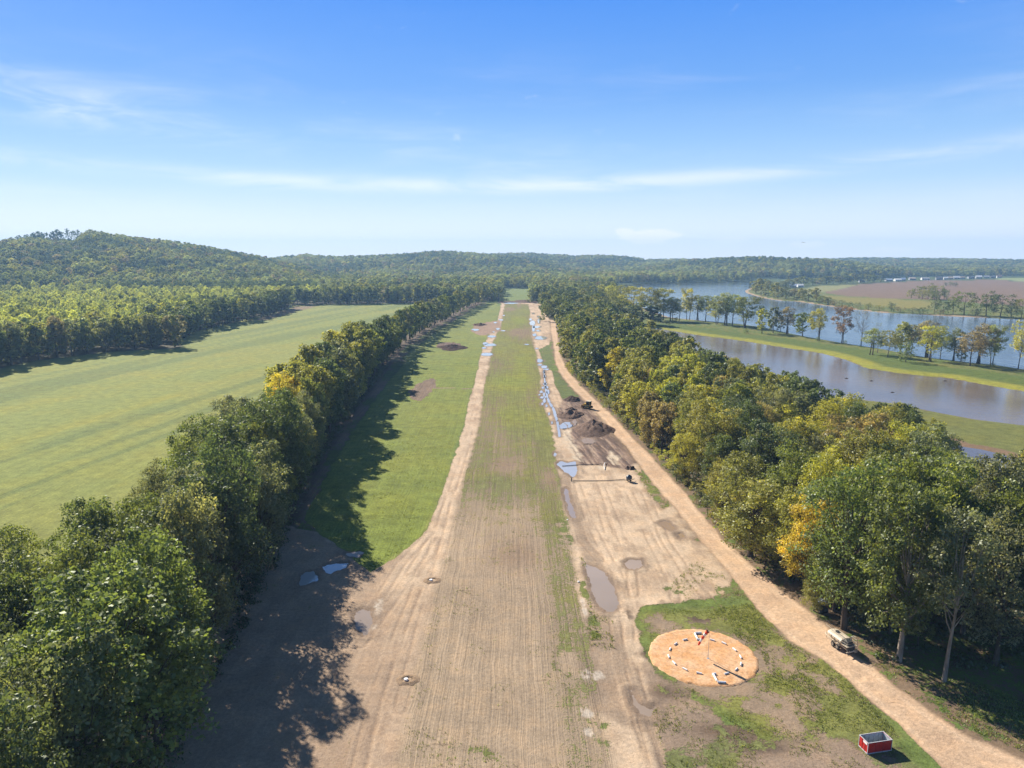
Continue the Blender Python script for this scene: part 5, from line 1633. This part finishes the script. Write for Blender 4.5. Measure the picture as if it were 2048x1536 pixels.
def build_truck(M):
    r0 = np.array(gp(1698, 1314)); f0 = np.array(gp(1662, 1279))
    f0 = np.array((54.4, 113.0)); r0 = np.array((56.0, 107.4))
    d = f0 - r0; rz = math.atan2(d[1], d[0]) - math.pi / 2
    o = empty("tank_trailer", (r0[0], r0[1], -0.05), rz)
    o.scale = (0.97, 0.80, 0.97)
    tag(o, "tan hydroseeding tank trailer with rear ladder parked at the edge of the dirt road", "trailer")
    L = 6.6; w = 1.12
    ch = MB()
    for s in (-1, 1): ch.box((s * .45, L / 2, .82), (.14, L - .1, .22))
    for y in (.3, 2.0, 3.8, 5.6): ch.box((0, y, .82), (.76, .12, .16))
    ch.box((0, .06, .70), (2.2, .10, .16))
    ch.build("chassis", M["tan"], o)
    # tank: sloping hopper sides and a rounded top
    prof = [(-w, 1.75), (-.55, 1.02), (.55, 1.02), (w, 1.75), (w * 1.0, 2.05), (w * .8, 2.30), (w * .4, 2.42), (0, 2.46), (-w * .4, 2.42), (-w * .8, 2.30), (-w, 2.05)]
    n = len(prof); vs = []; fs = []
    for y, k in ((1.75, .96), (1.85, 1.0), (5.35, 1.0), (5.9, .90), (6.1, .70)):
        vs += [(x * k, y, 1.9 + (z - 1.9) * k) for x, z in prof]
    for j in range(4):
        for i in range(n):
            a, b = j * n + i, j * n + (i + 1) % n
            fs.append((a, b, b + n, a + n))
    fs += [tuple(range(n))[::-1], tuple(range(4 * n, 5 * n))]
    tk = MB().add(vs, fs).build("tank", M["tan"], o)
    MB().tube([(0, 4.4, 2.44), (0, 4.4, 2.62)], .34, 16).build("hatch", M["darksteel"], tk)
    rb = MB()
    for y in (2.6, 3.6, 4.6):
        for s in (-1, 1): rb.tube([(s * .58, y, 1.0), (s * (w + .03), y, 1.74), (s * (w + .03), y, 2.06)], .05, 6)
    rb.build("brace", M["tan"], tk)
    # fenders and wheels
    for s in (-1, 1):
        f = MB()
        pts = [(s * .92, 2.15 + 1.30 * t, .98 + .28 * math.sin(math.pi * t)) for t in np.linspace(0, 1, 9)]
        for p, q in zip(pts[:-1], pts[1:]):
            m = (np.array(p) + np.array(q)) / 2
            f.box(tuple(m), (.42, .19, .05), 0, math.atan2(q[2] - p[2], q[1] - p[1]))
        pts = [(s * .92, 3.45 + 1.30 * t, .98 + .28 * math.sin(math.pi * t)) for t in np.linspace(0, 1, 9)]
        for p, q in zip(pts[:-1], pts[1:]):
            m = (np.array(p) + np.array(q)) / 2
            f.box(tuple(m), (.42, .19, .05), 0, math.atan2(q[2] - p[2], q[1] - p[1]))
        f.build("fender", M["tan"], o)
        for y in (2.8, 4.1): wheel(o, (s * .92, y, .52), .52, .36, M)
    # rear deck with pump engine, guard rails and ladder
    MB().box((0, .85, 1.62), (2.1, 1.6, .08)).build("deck", M["tan"], o)
    e = MB().box((-.15, .9, 2.02), (1.0, 1.1, .66)).box((-.15, .9, 2.42), (.7, .8, .14)); e.tube([(.2, 1.1, 2.4), (.2, 1.1, 2.95)], .06, 8)
    e.build("engine", M["darksteel"], o)
    MB().box((0, .35, 1.15), (1.5, .5, .75)).build("pump_housing", M["darksteel"], o)
    rl = MB()
    for x in (-1.02, 1.02):
        for y in (.08, .85, 1.62): rl.tube([(x, y, 1.62), (x, y, 2.62)], .028, 6)
        for z in (2.14, 2.62): rl.tube([(x, .08, z), (x, 1.62, z)], .028, 6)
    for z in (2.14, 2.62): rl.tube([(-1.02, .08, z), (.45, .08, z)], .028, 6)
    rl.build("guard_rail", M["rail"], o)
    ld = MB()
    for x in (.55, 1.0): ld.tube([(x, -.12, .42), (x, -.02, 2.1)], .035, 6)
    for k in range(5): ld.box((.775, -.105 + .02 * k, .55 + .30 * k), (.45, .12, .05))
    ld.build("ladder", M["tan"], o)
    db = MB()
    for k in (-1, 1): db.tube([(k * .45, 6.4, .78), (0, 7.9, .70)], .06, 6)
    db.tube([(0, 7.5, .0), (0, 7.5, 1.0)], .05, 8)
    db.build("drawbar", M["tan"], o)
    g = MB()
    g.tube([(-.85, .5, 2.72), (-.80, 3.6, 2.80), (-.72, 6.9, 2.95)], .035, 6)
    g.build("hose_boom", M["rail"], o)
    g = MB(); g.tube([(-.45, 1.2, 2.6), (-.40, 4.5, 2.75), (-.30, 7.2, 3.6)], .03, 6)
    g.build("spray_lance", M["darksteel"], o)
    mg = MB(); mg.tube([(.6, 1.2, 1.7), (.6, 1.2, 2.9), (.75, .8, 3.15), (.8, .3, 3.2)], [.07, .07, .06, .05], 8)
    mg.build("spray_gun", M["rail"], o)

def build_utility_vehicle(M):
    x, y = gp(1640, 1221)
    o = empty("utility_vehicle", (x, y, 0), math.radians(12))
    tag(o, "small dark utility vehicle with pale roof half hidden under trees by the dirt road", "utility vehicle")
    b = MB().prism([(-1.35, .45), (-1.35, 1.0), (-.2, 1.0), (-.1, .62), (.7, .62), (.8, 1.05), (1.45, .92), (1.5, .45)], -.72, .72)
    b.build("body", M["darksteel"], o)
    MB().box((0, .1, 1.98), (1.45, 1.75, .07)).build("roof", M["roofwhite"], o)
    p = MB()
    for sx in (-.66, .66):
        p.tube([(sx, -.65, .95), (sx, -.6, 1.95)], .035, 6); p.tube([(sx, .95, 1.0), (sx, .8, 1.95)], .035, 6)
    p.build("roll_cage", M["darksteel"], o)
    MB().box((0, .15, .78), (1.2, .5, .2)).box((0, -.12, 1.1), (1.2, .12, .55)).build("seat", M["rubber"], o)
    for sx in (-.68, .68):
        for sy in (-.9, 1.0): wheel(o, (sx, sy, .34), .34, .26, M)

def build_bulldozer(M):
    x, y = gp(1176, 817)
    o = empty("bulldozer", (x, y, 0.15), math.radians(52)); o.scale = (1.12, 1.12, 1.12)
    tag(o, "yellow tracked bulldozer with cream cab roof among the churned mud", "bulldozer")
    for s in (-1, 1):
        pts = [(-1.5, .35), (-1.25, .08), (1.25, .08), (1.55, .35), (1.45, .75), (1.1, .95), (-1.1, .95), (-1.45, .75)]
        t = MB().prism(pts, s * 1.0 - .26, s * 1.0 + .26).build("track", M["rubber"], o)
        MB().box((s * 1.27, 0, .50), (.05, 2.1, .34)).build("track_frame", M["yellow"], t)
    MB().box((0, .35, 1.05), (1.35, 2.6, .62)).box((0, 1.1, 1.52), (1.05, 1.2, .4)).build("body", M["yellow"], o)
    c = MB().prism([(-1.05, 1.36), (-1.05, 2.75), (.35, 2.75), (.55, 1.36)], -.72, .72).build("cab", M["glass"], o)
    pp = MB()
    for sx in (-.72, .72):
        pp.tube([(sx, -1.05, 1.36), (sx, -1.05, 2.75)], .06, 6); pp.tube([(sx, .55, 1.36), (sx, .35, 2.75)], .06, 6)
    pp.build("cab_post", M["yellow"], c)
    MB().box((0, -.35, 2.82), (1.75, 1.75, .12)).build("roof", M["cream"], o)
    bl = []
    for t in np.linspace(0, 1, 6):
        bl.append((2.15 - .22 * math.sin(math.pi * t), .12 + 1.15 * t))
    prof = bl + [(yy + .09, zz) for yy, zz in bl[::-1]]
    MB().prism(prof, -1.55, 1.55).build("blade", M["yellowworn"], o)
    a = MB()
    for s in (-1.3, 1.3): a.tube([(s, .2, .5), (s, 2.1, .55)], .08, 6)
    a.tube([(-.4, 1.6, 1.4), (-.5, 2.15, .9)], .06, 6); a.tube([(.4, 1.6, 1.4), (.5, 2.15, .9)], .06, 6)
    a.build("push_arm", M["yellowworn"], o)
    MB().tube([(.35, 1.3, 1.7), (.35, 1.3, 2.3)], .06, 8).build("exhaust", M["darksteel"], o)

def build_pump(M):
    x, y = gp(1258, 963)
    o = empty("pump_trailer", (x, y, 0.05), math.radians(-60))
    tag(o, "dark blue rounded water tank on a small two-wheeled trailer", "trailer")
    prof = [(-.85, .05), (-.80, .42), (-.55, .68), (0, .75), (.55, .68), (.80, .42), (.85, .05)]
    MB().tube([(0, a, 1.15) for a, r in prof], [r for a, r in prof], 18).build("tank", M["bluetank"], o, True)
    MB().tube([(0, 0, 1.85), (0, 0, 2.02)], .2, 12).build("cap", M["darksteel"], o)
    f = MB()
    for s in (-.5, .5): f.box((s, 0, .45), (.08, 2.0, .08))
    f.box((0, -.9, .45), (1.0, .08, .08)); f.box((0, .9, .45), (1.0, .08, .08)); f.tube([(-.45, 1.0, .45), (0, 2.1, .42)], .045, 6); f.tube([(.45, 1.0, .45), (0, 2.1, .42)], .045, 6)
    f.build("frame", M["darksteel"], o)
    for s in (-1, 1): wheel(o, (s * .68, 0, .32), .32, .2, M)
    # irrigation pipes lying on the earth
    def pipe(pts, r, mat, lab, name="pipe"):
        o2 = MB().tube([(*gp(a, b), z) for a, b, z in pts], r, 8).build(name, mat, None)
        tag(o2, lab, name.replace("_", " "))
        return o2
    pipe([(1146, 962.5, .16), (1180, 962.5, .15), (1215, 962, .15), (1249, 960, .2)], .09, M["darksteel"], "thin dark pipe running from the standpipe to the water tank trailer")
    pipe([(1124, 933, .16), (1150, 931, .15), (1180, 930, .18), (1206, 929, .2)], .10, M["darksteel"], "thin dark pipe crossing the large puddle below the churned mud")
    pipe([(1213, 926, .2), (1209, 929, .45), (1208, 934, .45), (1209, 940, .18)], .11, M["white"], "short white curved hose lying beside the pale patch", "hose")
    x, y = gp(1143, 963)
    s = empty("standpipe", (x, y, 0)); tag(s, "small dark standpipe with a valve at the end of the thin pipe", "standpipe")
    MB().tube([(0, 0, 0), (0, 0, 1.1)], .12, 10).tube([(-.25, 0, .45), (.3, 0, .45)], .09, 8).build("riser", M["darksteel"], s)
    k = MB()
    pts = [(.28 * math.cos(t), .28 * math.sin(t), 1.15) for t in np.linspace(0, 2 * math.pi, 15)]
    k.tube(pts, .03, 6); k.tube([(-.28, 0, 1.15), (.28, 0, 1.15)], .025, 5); k.build("valve_wheel", M["darksteel"], s)

def build_circle(M):
    pL, pR, pT, pB = gp(1297, 1313), gp(1523, 1328), gp(1412, 1258), gp(1432, 1376.5)
    cx, cy = (pL[0] + pR[0]) / 2, (pT[1] + pB[1]) / 2
    rx, ry = (pR[0] - pL[0]) / 2, (pT[1] - pB[1]) / 2
    n, rings = 160, 26
    th = np.linspace(0, 2 * math.pi, n, endpoint=False)
    V = []
    for i in range(rings):
        f = i / (rings - 1)
        wob = 1 + (fbm(np.cos(th) * 6 + 20, np.sin(th) * 6 + 20, 2.4, 5, 3, .6) - .5) * .08 * f
        x = cx + rx * f * np.cos(th) * wob; y = cy + ry * f * np.sin(th) * wob
        z = 0.16 + 0.06 * (1 - f) + (fbm(x, y, 0.8, 4, 9) - .5) * .10
        if i == rings - 1: z = z * 0 - 0.12
        V.append(np.stack([x, y, z], 1))
    V = np.concatenate(V)
    I = np.arange(rings * n).reshape(rings, n); J = np.concatenate([I, I[:, :1]], 1)
    F = np.stack([J[:-1, :-1], J[1:, :-1], J[1:, 1:], J[:-1, 1:]], -1).reshape(-1, 4)
    o = link("sand_pad", np_mesh("sand_pad", V, F, M["sand"], True))
    tag(o, "round pad of orange sand under the wind sock", "ground", None, "structure")
    S = 350 / 2048.0
    # white tube markers round the circle
    mk = [(820, 345), (710, 393), (645, 455), (630, 540), (692, 615), (818, 688), (985, 735), (1305, 740), (1420, 692), (1475, 630), (1470, 545), (1398, 460), (1275, 385), (1138, 348)]
    mid = (1052, 543)
    names = ["first white tube marker clockwise before the L-shaped marker under the sock's tip", "second white tube marker before the upper L-shaped marker, past the first", "third white tube marker where the ring bends toward the airstrip", "white tube marker closest to the airstrip edge of the sand",
             "white tube marker lying next after the airstrip-side one, pointing at the lower corner", "white tube marker halfway from the airstrip side to the lower L-shaped marker", "white tube marker just before the lower L-shaped marker on the airstrip side", "white tube marker crossed by the sock's shadow",
             "white tube marker next past the sock's shadow toward the dirt road", "white tube marker closest to the dirt road side, lower of two", "white tube marker closest to the dirt road side, upper of two", "white tube marker on the road side, third back from the upper L-shaped marker",
             "white tube marker on the road side, second from the upper L-shaped marker", "white tube marker on the road side, next to the upper L-shaped marker"]
    src = None
    for (a, b), lab in zip(mk, names):
        px, py = 1230 + a * S, 1220 + b * 260 / 1521.0
        x, y = gp(px, py, .3)
        ex, ey = gp(1230 + mid[0] * S, 1220 + mid[1] * 260 / 1521.0, .3)
        ang = math.atan2(y - ey, x - ex) + math.pi / 2
        if src is None:
            src = MB().tube([(-.42, 0, .12), (.42, 0, .12)], .135, 12).build("circle_marker", M["white"])
            q = src
        else:
            q = src.copy(); COL.objects.link(q)
        q.location = (x, y, .17); q.rotation_euler = (0, 0, ang)
        tag(q, lab, "marker", "white tube markers of the segmented circle")
    def ell(pts, lab):
        c = gp(*pts[0][0], .3)
        e = empty("landing_marker", (c[0], c[1], .17)); tag(e, lab, "marker", "L-shaped landing markers")
        for a, b in pts:
            A = gp(*a, .3); B = gp(*b, .3)
            MB().tube([(A[0] - c[0], A[1] - c[1], .16), (B[0] - c[0], B[1] - c[1], .16)], .16, 12).build("arm", M["white"], e)
    ell([((1390.5, 1266), (1403, 1265.5)), ((1389.5, 1267), (1395, 1277.5)), ((1393, 1278.5), (1400, 1279))], "white L-shaped marker behind the hanging wind sock")
    ell([((1435, 1364), (1452, 1365)), ((1427, 1349), (1434, 1362)), ((1424.5, 1348), (1432, 1347.5))], "white L-shaped marker at the lower edge of the sand pad")
    # wind sock
    bx, by = gp(1416, 1317, .2)
    e = empty("wind_sock", (bx, by, .15)); tag(e, "orange and white striped wind sock hanging from a thin pole in the sand circle", "wind sock")
    hp = 4.95
    MB().tube([(0, 0, 0), (0, 0, hp * .5), (0, 0, hp + .1)], [.04, .03, .022], 8).build("pole", M["greymetal"], e)
    MB().tube([(0, 0, -.05), (0, 0, .08)], .22, 12).build("base", M["greymetal"], e)
    a = np.array((-.28, 0.0, hp - .10)); b = np.array((30.55 - bx, 106.95 - by, 2.05))
    d = (b - a)
    MB().tube([(0, 0, hp), tuple(a)], .02, 6).build("bracket", M["greymetal"], e)
    for k in range(5):
        pts = []; rad = []
        for j in range(4):
            f = (k + j / 3) / 5
            p = a + d * f + np.array((0.0, 0, .22 * math.sin(math.pi * f)))
            pts.append(tuple(p)); rad.append((.30 - .15 * f) * (1 - .12 * math.sin(f * 19)))
        MB().tube(pts, rad, 14, caps=False).build("sock_band", M["sockred"] if k % 2 == 0 else M["sockwhite"], e, True)

def build_small(M):
    for (px, py, lab) in ((862, 1161, "white capped drain ringed with loose earth beside the airstrip, far one of two"), (812, 1360, "white capped drain ringed with loose earth beside the airstrip, near one of two")):
        x, y = gp(px, py)
        e = empty("drain_cap", (x, y, 0.0)); tag(e, lab, "drain", "capped drains beside the airstrip")
        MB().tube([(0, 0, -.1), (0, 0, .22), (0, 0, .26)], [.34, .34, .28], 18).build("cover", M["white"], e)
        n = 40; V = []; F = []
        for i in range(n):
            t = 2 * math.pi * i / n
            nz = float(fbm(np.array([math.cos(t) * 3 + px]), np.array([math.sin(t) * 3]), 1.0, 3, 2)[0])
            cs, sn = math.cos(t), math.sin(t)
            hh = .12 + .22 * nz
            for (r, z) in ((.62, -.06), (.85, hh * .6), (1.02, hh * .5), (1.35 + .4 * nz, -.09)):
                V.append((r * cs * 1.25 + .3, r * sn, z + .08))
        for i in range(n):
            for k in range(3):
                a = i * 4 + k; b = ((i + 1) % n) * 4 + k
                F.append((a, a + 1, b + 1, b))
        MB().add(V, F).build("earth_ring", M["clod"], e, True)
    for (px, py, lab) in ((1157, 1164, "small white marker cap beside the weeds at the airstrip edge"), (1135, 1040, "small white marker cap beside the narrow puddle")):
        x, y = gp(px, py)
        o = MB().tube([(0, 0, -.1), (0, 0, .16), (0, 0, .2)], [.22, .22, .15], 12).build("marker_cap", M["white"]); o.location = (x, y, 0)
        tag(o, lab, "marker")
    G = "driftwood in the pond"
    for (px, py, lab) in ((1693, 757, "small dark driftwood afloat at mid pond, nearer the levee bend"), (1743, 762, "dark driftwood pair afloat near the pond's middle"), (1890, 762, "dark driftwood afloat close under the levee"), (1785, 785, "dark driftwood afloat nearest the wood's side of the pond")):
        x, y = gp(px, py, WZ)
        e = empty("driftwood", (x, y, WZ)); tag(e, lab, "driftwood", G)
        MB().tube([(-.9, 0, .02), (-.2, .1, .16), (.9, -.1, .06)], [.14, .22, .10], 8).build("log", M["bark"], e)
        MB().tube([(-.1, .1, .1), (.1, .25, .6)], [.07, .03], 6).build("branch", M["bark"], e)
    # a bird over the river
    x, y = 0.402 * 230, 230.0
    z = CH + (510 - 486) / CF * 232
    e = MB()
    e.tube([(-.28, 0, 0), (-.1, 0, .02), (.12, 0, .02), (.30, 0, .03)], [.02, .09, .08, .03], 8)
    e.add([(-.05, .05, .04), (.12, .05, .04), (.06, .42, .16), (-.10, .80, .06), (-.05, .05, .02), (.12, .05, .02), (.06, .42, .14), (-.10, .80, .04)], [(0, 1, 2, 3), (7, 6, 5, 4), (0, 4, 5, 1), (1, 5, 6, 2), (2, 6, 7, 3), (3, 7, 4, 0)])
    e.add([(-.05, -.05, .04), (.12, -.05, .04), (.06, -.42, .16), (-.10, -.80, .06), (-.05, -.05, .02), (.12, -.05, .02), (.06, -.42, .14), (-.10, -.80, .04)], [(3, 2, 1, 0), (4, 5, 6, 7), (1, 5, 4, 0), (2, 6, 5, 1), (3, 7, 6, 2), (0, 4, 7, 3)])
    b = e.build("bird", M["bark"]); b.location = (x, y, z); b.rotation_euler = (0.1, 0.2, 0.9)
    tag(b, "small dark bird flying high over the river", "bird")
    # soil heaps
    mound("dirt_pile", gpl([(1146, 862), (1158, 852), (1168, 846), (1190, 840), (1206, 846), (1220, 852), (1222, 866), (1206, 874), (1178, 876), (1160, 872)]), 3.3, M["soil"], "largest dark soil heap with track marks on the building site", "soil heaps", .32, 3, 1.1)
    mound("dirt_pile", gpl([(1111, 832), (1125, 826), (1145, 822), (1160, 823), (1162, 832), (1148, 838), (1125, 838)]), 1.6, M["soil"], "long low soil heap between the water channel and the bulldozer", "soil heaps", .6, 5, .7)
    mound("dirt_pile", gpl([(1129, 801), (1138, 796), (1150, 795), (1160, 799), (1156, 804), (1140, 804)]), 1.5, M["blacksoil"], "flat black soil heap at the far corner of the building site", "soil heaps", .5, 7, .7)
    mound("dirt_pile", gpl([(1134, 821), (1140, 816), (1148, 817), (1149, 822), (1140, 824)]), 1.2, M["blacksoil"], "small black soil heap behind the long low one", "soil heaps", .6, 9)
    mound("dirt_pile", gpl([(1249, 938), (1256, 934), (1268, 934), (1270, 938), (1260, 941)]), .8, M["blacksoil"], "small dark ridge of soil at the near end of the churned mud", "soil heaps", .8, 11)
    mound("dirt_pile", gpl([(884, 697), (892, 690), (906, 688), (920, 692), (918, 700), (902, 703)]), 1.5, M["blacksoil"], "dark soil heap alone in the grass beside the tree shadows", "soil heaps", .9, 13)
    mound("dirt_pile", gpl([(1030, 604), (1036, 601.5), (1060, 601), (1084, 602), (1086, 605), (1056, 606)]), 2.0, M["soil"], "long dark soil bank across the airstrip's far end", "soil heaps", .9, 15, .6)
    mound("dirt_pile", gpl([(948, 651), (955, 648), (964, 648), (968, 651), (958, 653)]), 1.5, M["soil"], "small soil heap at the tip of the muddy patch beside the far airstrip", "soil heaps", .9, 17)

def build_houses(M):
    H = [  # px, base, width px, wall, roof, roof-height factor, label
        (1586, 574.5, 14, "hwhite", "hblue", "long pale shed with blue-grey roof behind the river trees"), (1600, 574, 12, "hwhite", "hwhite", "white-roofed shed adjoining the blue-grey one"),
        (1637, 567.5, 10, "hbrown", "hbrown", "small brown house among the shelter belt trees"), (1723, 564.5, 11, "hgrey", "hgrey", "grey house half hidden by the shelter belt's end"),
        (1777, 562.5, 13, "hgrey", "hblue", "low house with pale blue roof at the head of the brown field"), (1795, 562.5, 13, "hwhite", "hwhite", "wide house with bright white roof next to the pale blue one"),
        (1806, 561.5, 9, "hgrey", "hblue", "small blue-roofed building behind the bright white one"), (1824, 560.0, 12, "hgrey", "htan", "tan-roofed house standing alone past the white ones"),
        (1850, 560.0, 15, "hwhite", "hgrey", "long white-walled house in the middle of the village row"), (1878, 559.5, 13, "hgrey", "hdark", "dark-roofed house next to the long white-walled one"),
        (1891, 559.0, 8, "hwhite", "hwhite", "small white house before the tan-roofed group"), (1900, 558.5, 10, "htan", "htan", "tan house, first of the close village group"),
        (1912, 558.0, 11, "hgrey", "hwhite", "pale-roofed house in the middle of the close village group"), (1924, 558.0, 9, "hwhite", "htan", "house with white wall ending the close village group"),
        (1941, 557.5, 11, "hgrey", "hdark", "dark house between the village group and the white barn"), (1957, 557.0, 11, "hgrey", "hwhite", "barn with bright white roof"),
        (1973, 556.5, 10, "hgrey", "hgrey", "grey house after the white-roofed barn"), (1986, 556.5, 9, "hdark", "hdark", "dark shed near the pale green field"), (1998, 556.0, 9, "hwhite", "hbrown", "white house with brown roof at the end of the village row"),
    ]
    for i, (px, pb, w, wm, rm, lab) in enumerate(H):
        x, y = gp(px, pb)
        s = mpp(px, pb)
        W = w * s * .92; D = W * .5; hw = max(3.6, 3.0 * s); hr = 2.6 * s * (.9 if i % 3 else 1.2)
        e = empty("house", (x, y, h_at(x, y) - .1), math.atan2(-x, y) * .6 + random.uniform(-.2, .2))
        tag(e, lab, "house", "buildings across the river")
        wl = MB().prism([(-D, 0), (-D, hw), (0, hw + hr * .98), (D, hw), (D, 0)], -W / 2, W / 2).build("wall", M[wm], e)
        r = MB()
        for s2 in (-1, 1):
            n = np.array((0, hr, D)); n = n / np.linalg.norm(n)
            a = (s2 * (D + .5), hw - hr * .5 / D); b = (0, hw + hr)
            vs = []
            for xx in (-W / 2 - .4, W / 2 + .4):
                for (yy, zz) in (a, b):
                    vs.append((xx, yy, zz + .10)); vs.append((xx, yy, zz + .32))
            r.add(vs, [(0, 2, 3, 1), (4, 5, 7, 6), (1, 3, 7, 5), (0, 4, 6, 2), (0, 1, 5, 4), (2, 6, 7, 3)])
        r.build("roof", M[rm], e)
        for k in range(3):
            xx = (-.32 + .32 * k) * W
            if k == 1:
                MB().box((xx, -D - .03, 1.1), (1.2, .06, 2.2)).build("door", M["hdark"], e)
            else:
                MB().box((xx, -D - .03, hw * .55), (1.8, .06, 1.3)).build("window", M["glass"], e)

def build_haze(M):
    m, nt, out = new_mat("haze_air")
    v = N(nt, "ShaderNodeVolumePrincipled")
    v.inputs["Color"].default_value = (0.36, 0.63, 1.0, 1)
    v.inputs["Density"].default_value = 0.00013
    v.inputs["Anisotropy"].default_value = 0.12
    nt.links.new(v.outputs[0], out.inputs["Volume"])
    o = MB().box((0, 0, 90), (12200, 12200, 190)).build("haze", m)
    tag(o, "thin blue haze over the whole valley", "haze", None, "stuff")

def main():
    build_world()
    build_light_camera()
    M = {
        "leaf": leaf_material("leaf", 0.045), "weed": leaf_material("weed_leaf", 0.05), "bark": bark_material("bark", (0.11, 0.085, 0.065)), "palebark": bark_material("pale_bark", (0.26, 0.22, 0.18)),
        "river": water_material("river_water", (0.045, 0.060, 0.075), 0.10, 0.55, 0.16, 1.33, (1.0, 0.6, 1), 1.2), "pond": water_material("pond_water", (0.155, 0.122, 0.095), 0.12, 0.22, 0.35, 1.33, (1, 1, 1), .5),
        "inlet": water_material("inlet_water", (0.10, 0.085, 0.075), 0.05, 0.05, 0.5, 1.33, (1, 1, 1), .3),
        "puddle": water_material("puddle_water", (0.40, 0.405, 0.41), 0.03, 0.0, 1, 2.2), "mudpuddle": water_material("muddy_puddle", (0.30, 0.20, 0.09), 0.12, 0.0, 1, 1.33),  # puddle_water: bright sky reflection put into the pale base colour and raised IOR
        "dampool": water_material("brown_puddle", (0.285, 0.23, 0.188), 0.08, 0.0, 1, 1.42), "dampool2": water_material("drying_puddle", (0.31, 0.24, 0.185), 0.28, 0.0, 1, 1.36),
        "sand": soil_material("orange_sand", (0.60, 0.325, 0.15), (0.64, 0.42, 0.255), .35), "soil": soil_material("turned_soil", (0.225, 0.16, 0.125), (0.115, 0.082, 0.066), .9), "blacksoil": soil_material("black_soil", (0.125, 0.09, 0.075), (0.06, 0.046, 0.04), 1.1),
        "clod": soil_material("clods", (0.40, 0.29, 0.19), (0.25, 0.175, 0.12), 2.5),
        "red": paint("red_paint", (0.50, 0.022, 0.020), .45), "redrib": paint("red_rib", (0.42, 0.05, 0.045), .5), "paleframe": paint("pale_frame", (0.55, 0.56, 0.58), .5), "greymetal": paint("grey_metal", (0.36, 0.40, 0.44), .5, .0),
        "white": paint("white_plastic", (0.80, 0.80, 0.79), .5, 0, .12), "tan": paint("tan_paint", (0.60, 0.51, 0.38), .55, 0, .3), "darksteel": paint("dark_steel", (0.05, 0.055, 0.058), .5, .3), "rail": paint("rail_paint", (0.42, 0.38, 0.30), .5),
        "steel": paint("steel", (0.35, 0.33, 0.29), .45, .5), "rubber": paint("rubber", (0.028, 0.027, 0.026), .8), "glass": paint("dark_glass", (0.02, 0.025, 0.028), .08, 0, 0), "roofwhite": paint("pale_roof", (0.55, 0.62, 0.72), .4),
        "yellow": paint("machine_yellow", (0.70, 0.45, 0.08), .5), "yellowworn": paint("worn_yellow", (0.46, 0.29, 0.10), .55), "cream": paint("cream_roof", (0.62, 0.55, 0.40), .5), "bluetank": paint("blue_tank", (0.06, 0.085, 0.12), .35),
        "sockred": paint("sock_orange", (0.78, 0.075, 0.02), .8, 0, .1), "sockwhite": paint("sock_white", (0.82, 0.80, 0.78), .8, 0, .08),
        "hwhite": paint("white_wall", (0.62, 0.62, 0.60), .7), "hgrey": paint("grey_wall", (0.26, 0.27, 0.28), .7), "hblue": paint("blue_grey_roof", (0.35, 0.42, 0.52), .5), "hbrown": paint("brown_wall", (0.2, 0.13, 0.09), .7), "htan": paint("tan_wall", (0.42, 0.34, 0.26), .7), "hdark": paint("dark_roof", (0.09, 0.09, 0.095), .7),
    }
    build_ground(earth_material())
    build_water(M)
    make_protos(M)
    build_tree_row()
    build_left_wood()
    build_right_wood()
    build_river_trees()
    build_forest(M)
    build_weeds(M)
    build_circle(M)
    build_dumpster(M)
    build_truck(M)
    build_utility_vehicle(M)
    build_bulldozer(M)
    build_pump(M)
    build_small(M)
    build_houses(M)
    build_haze(M)

main()
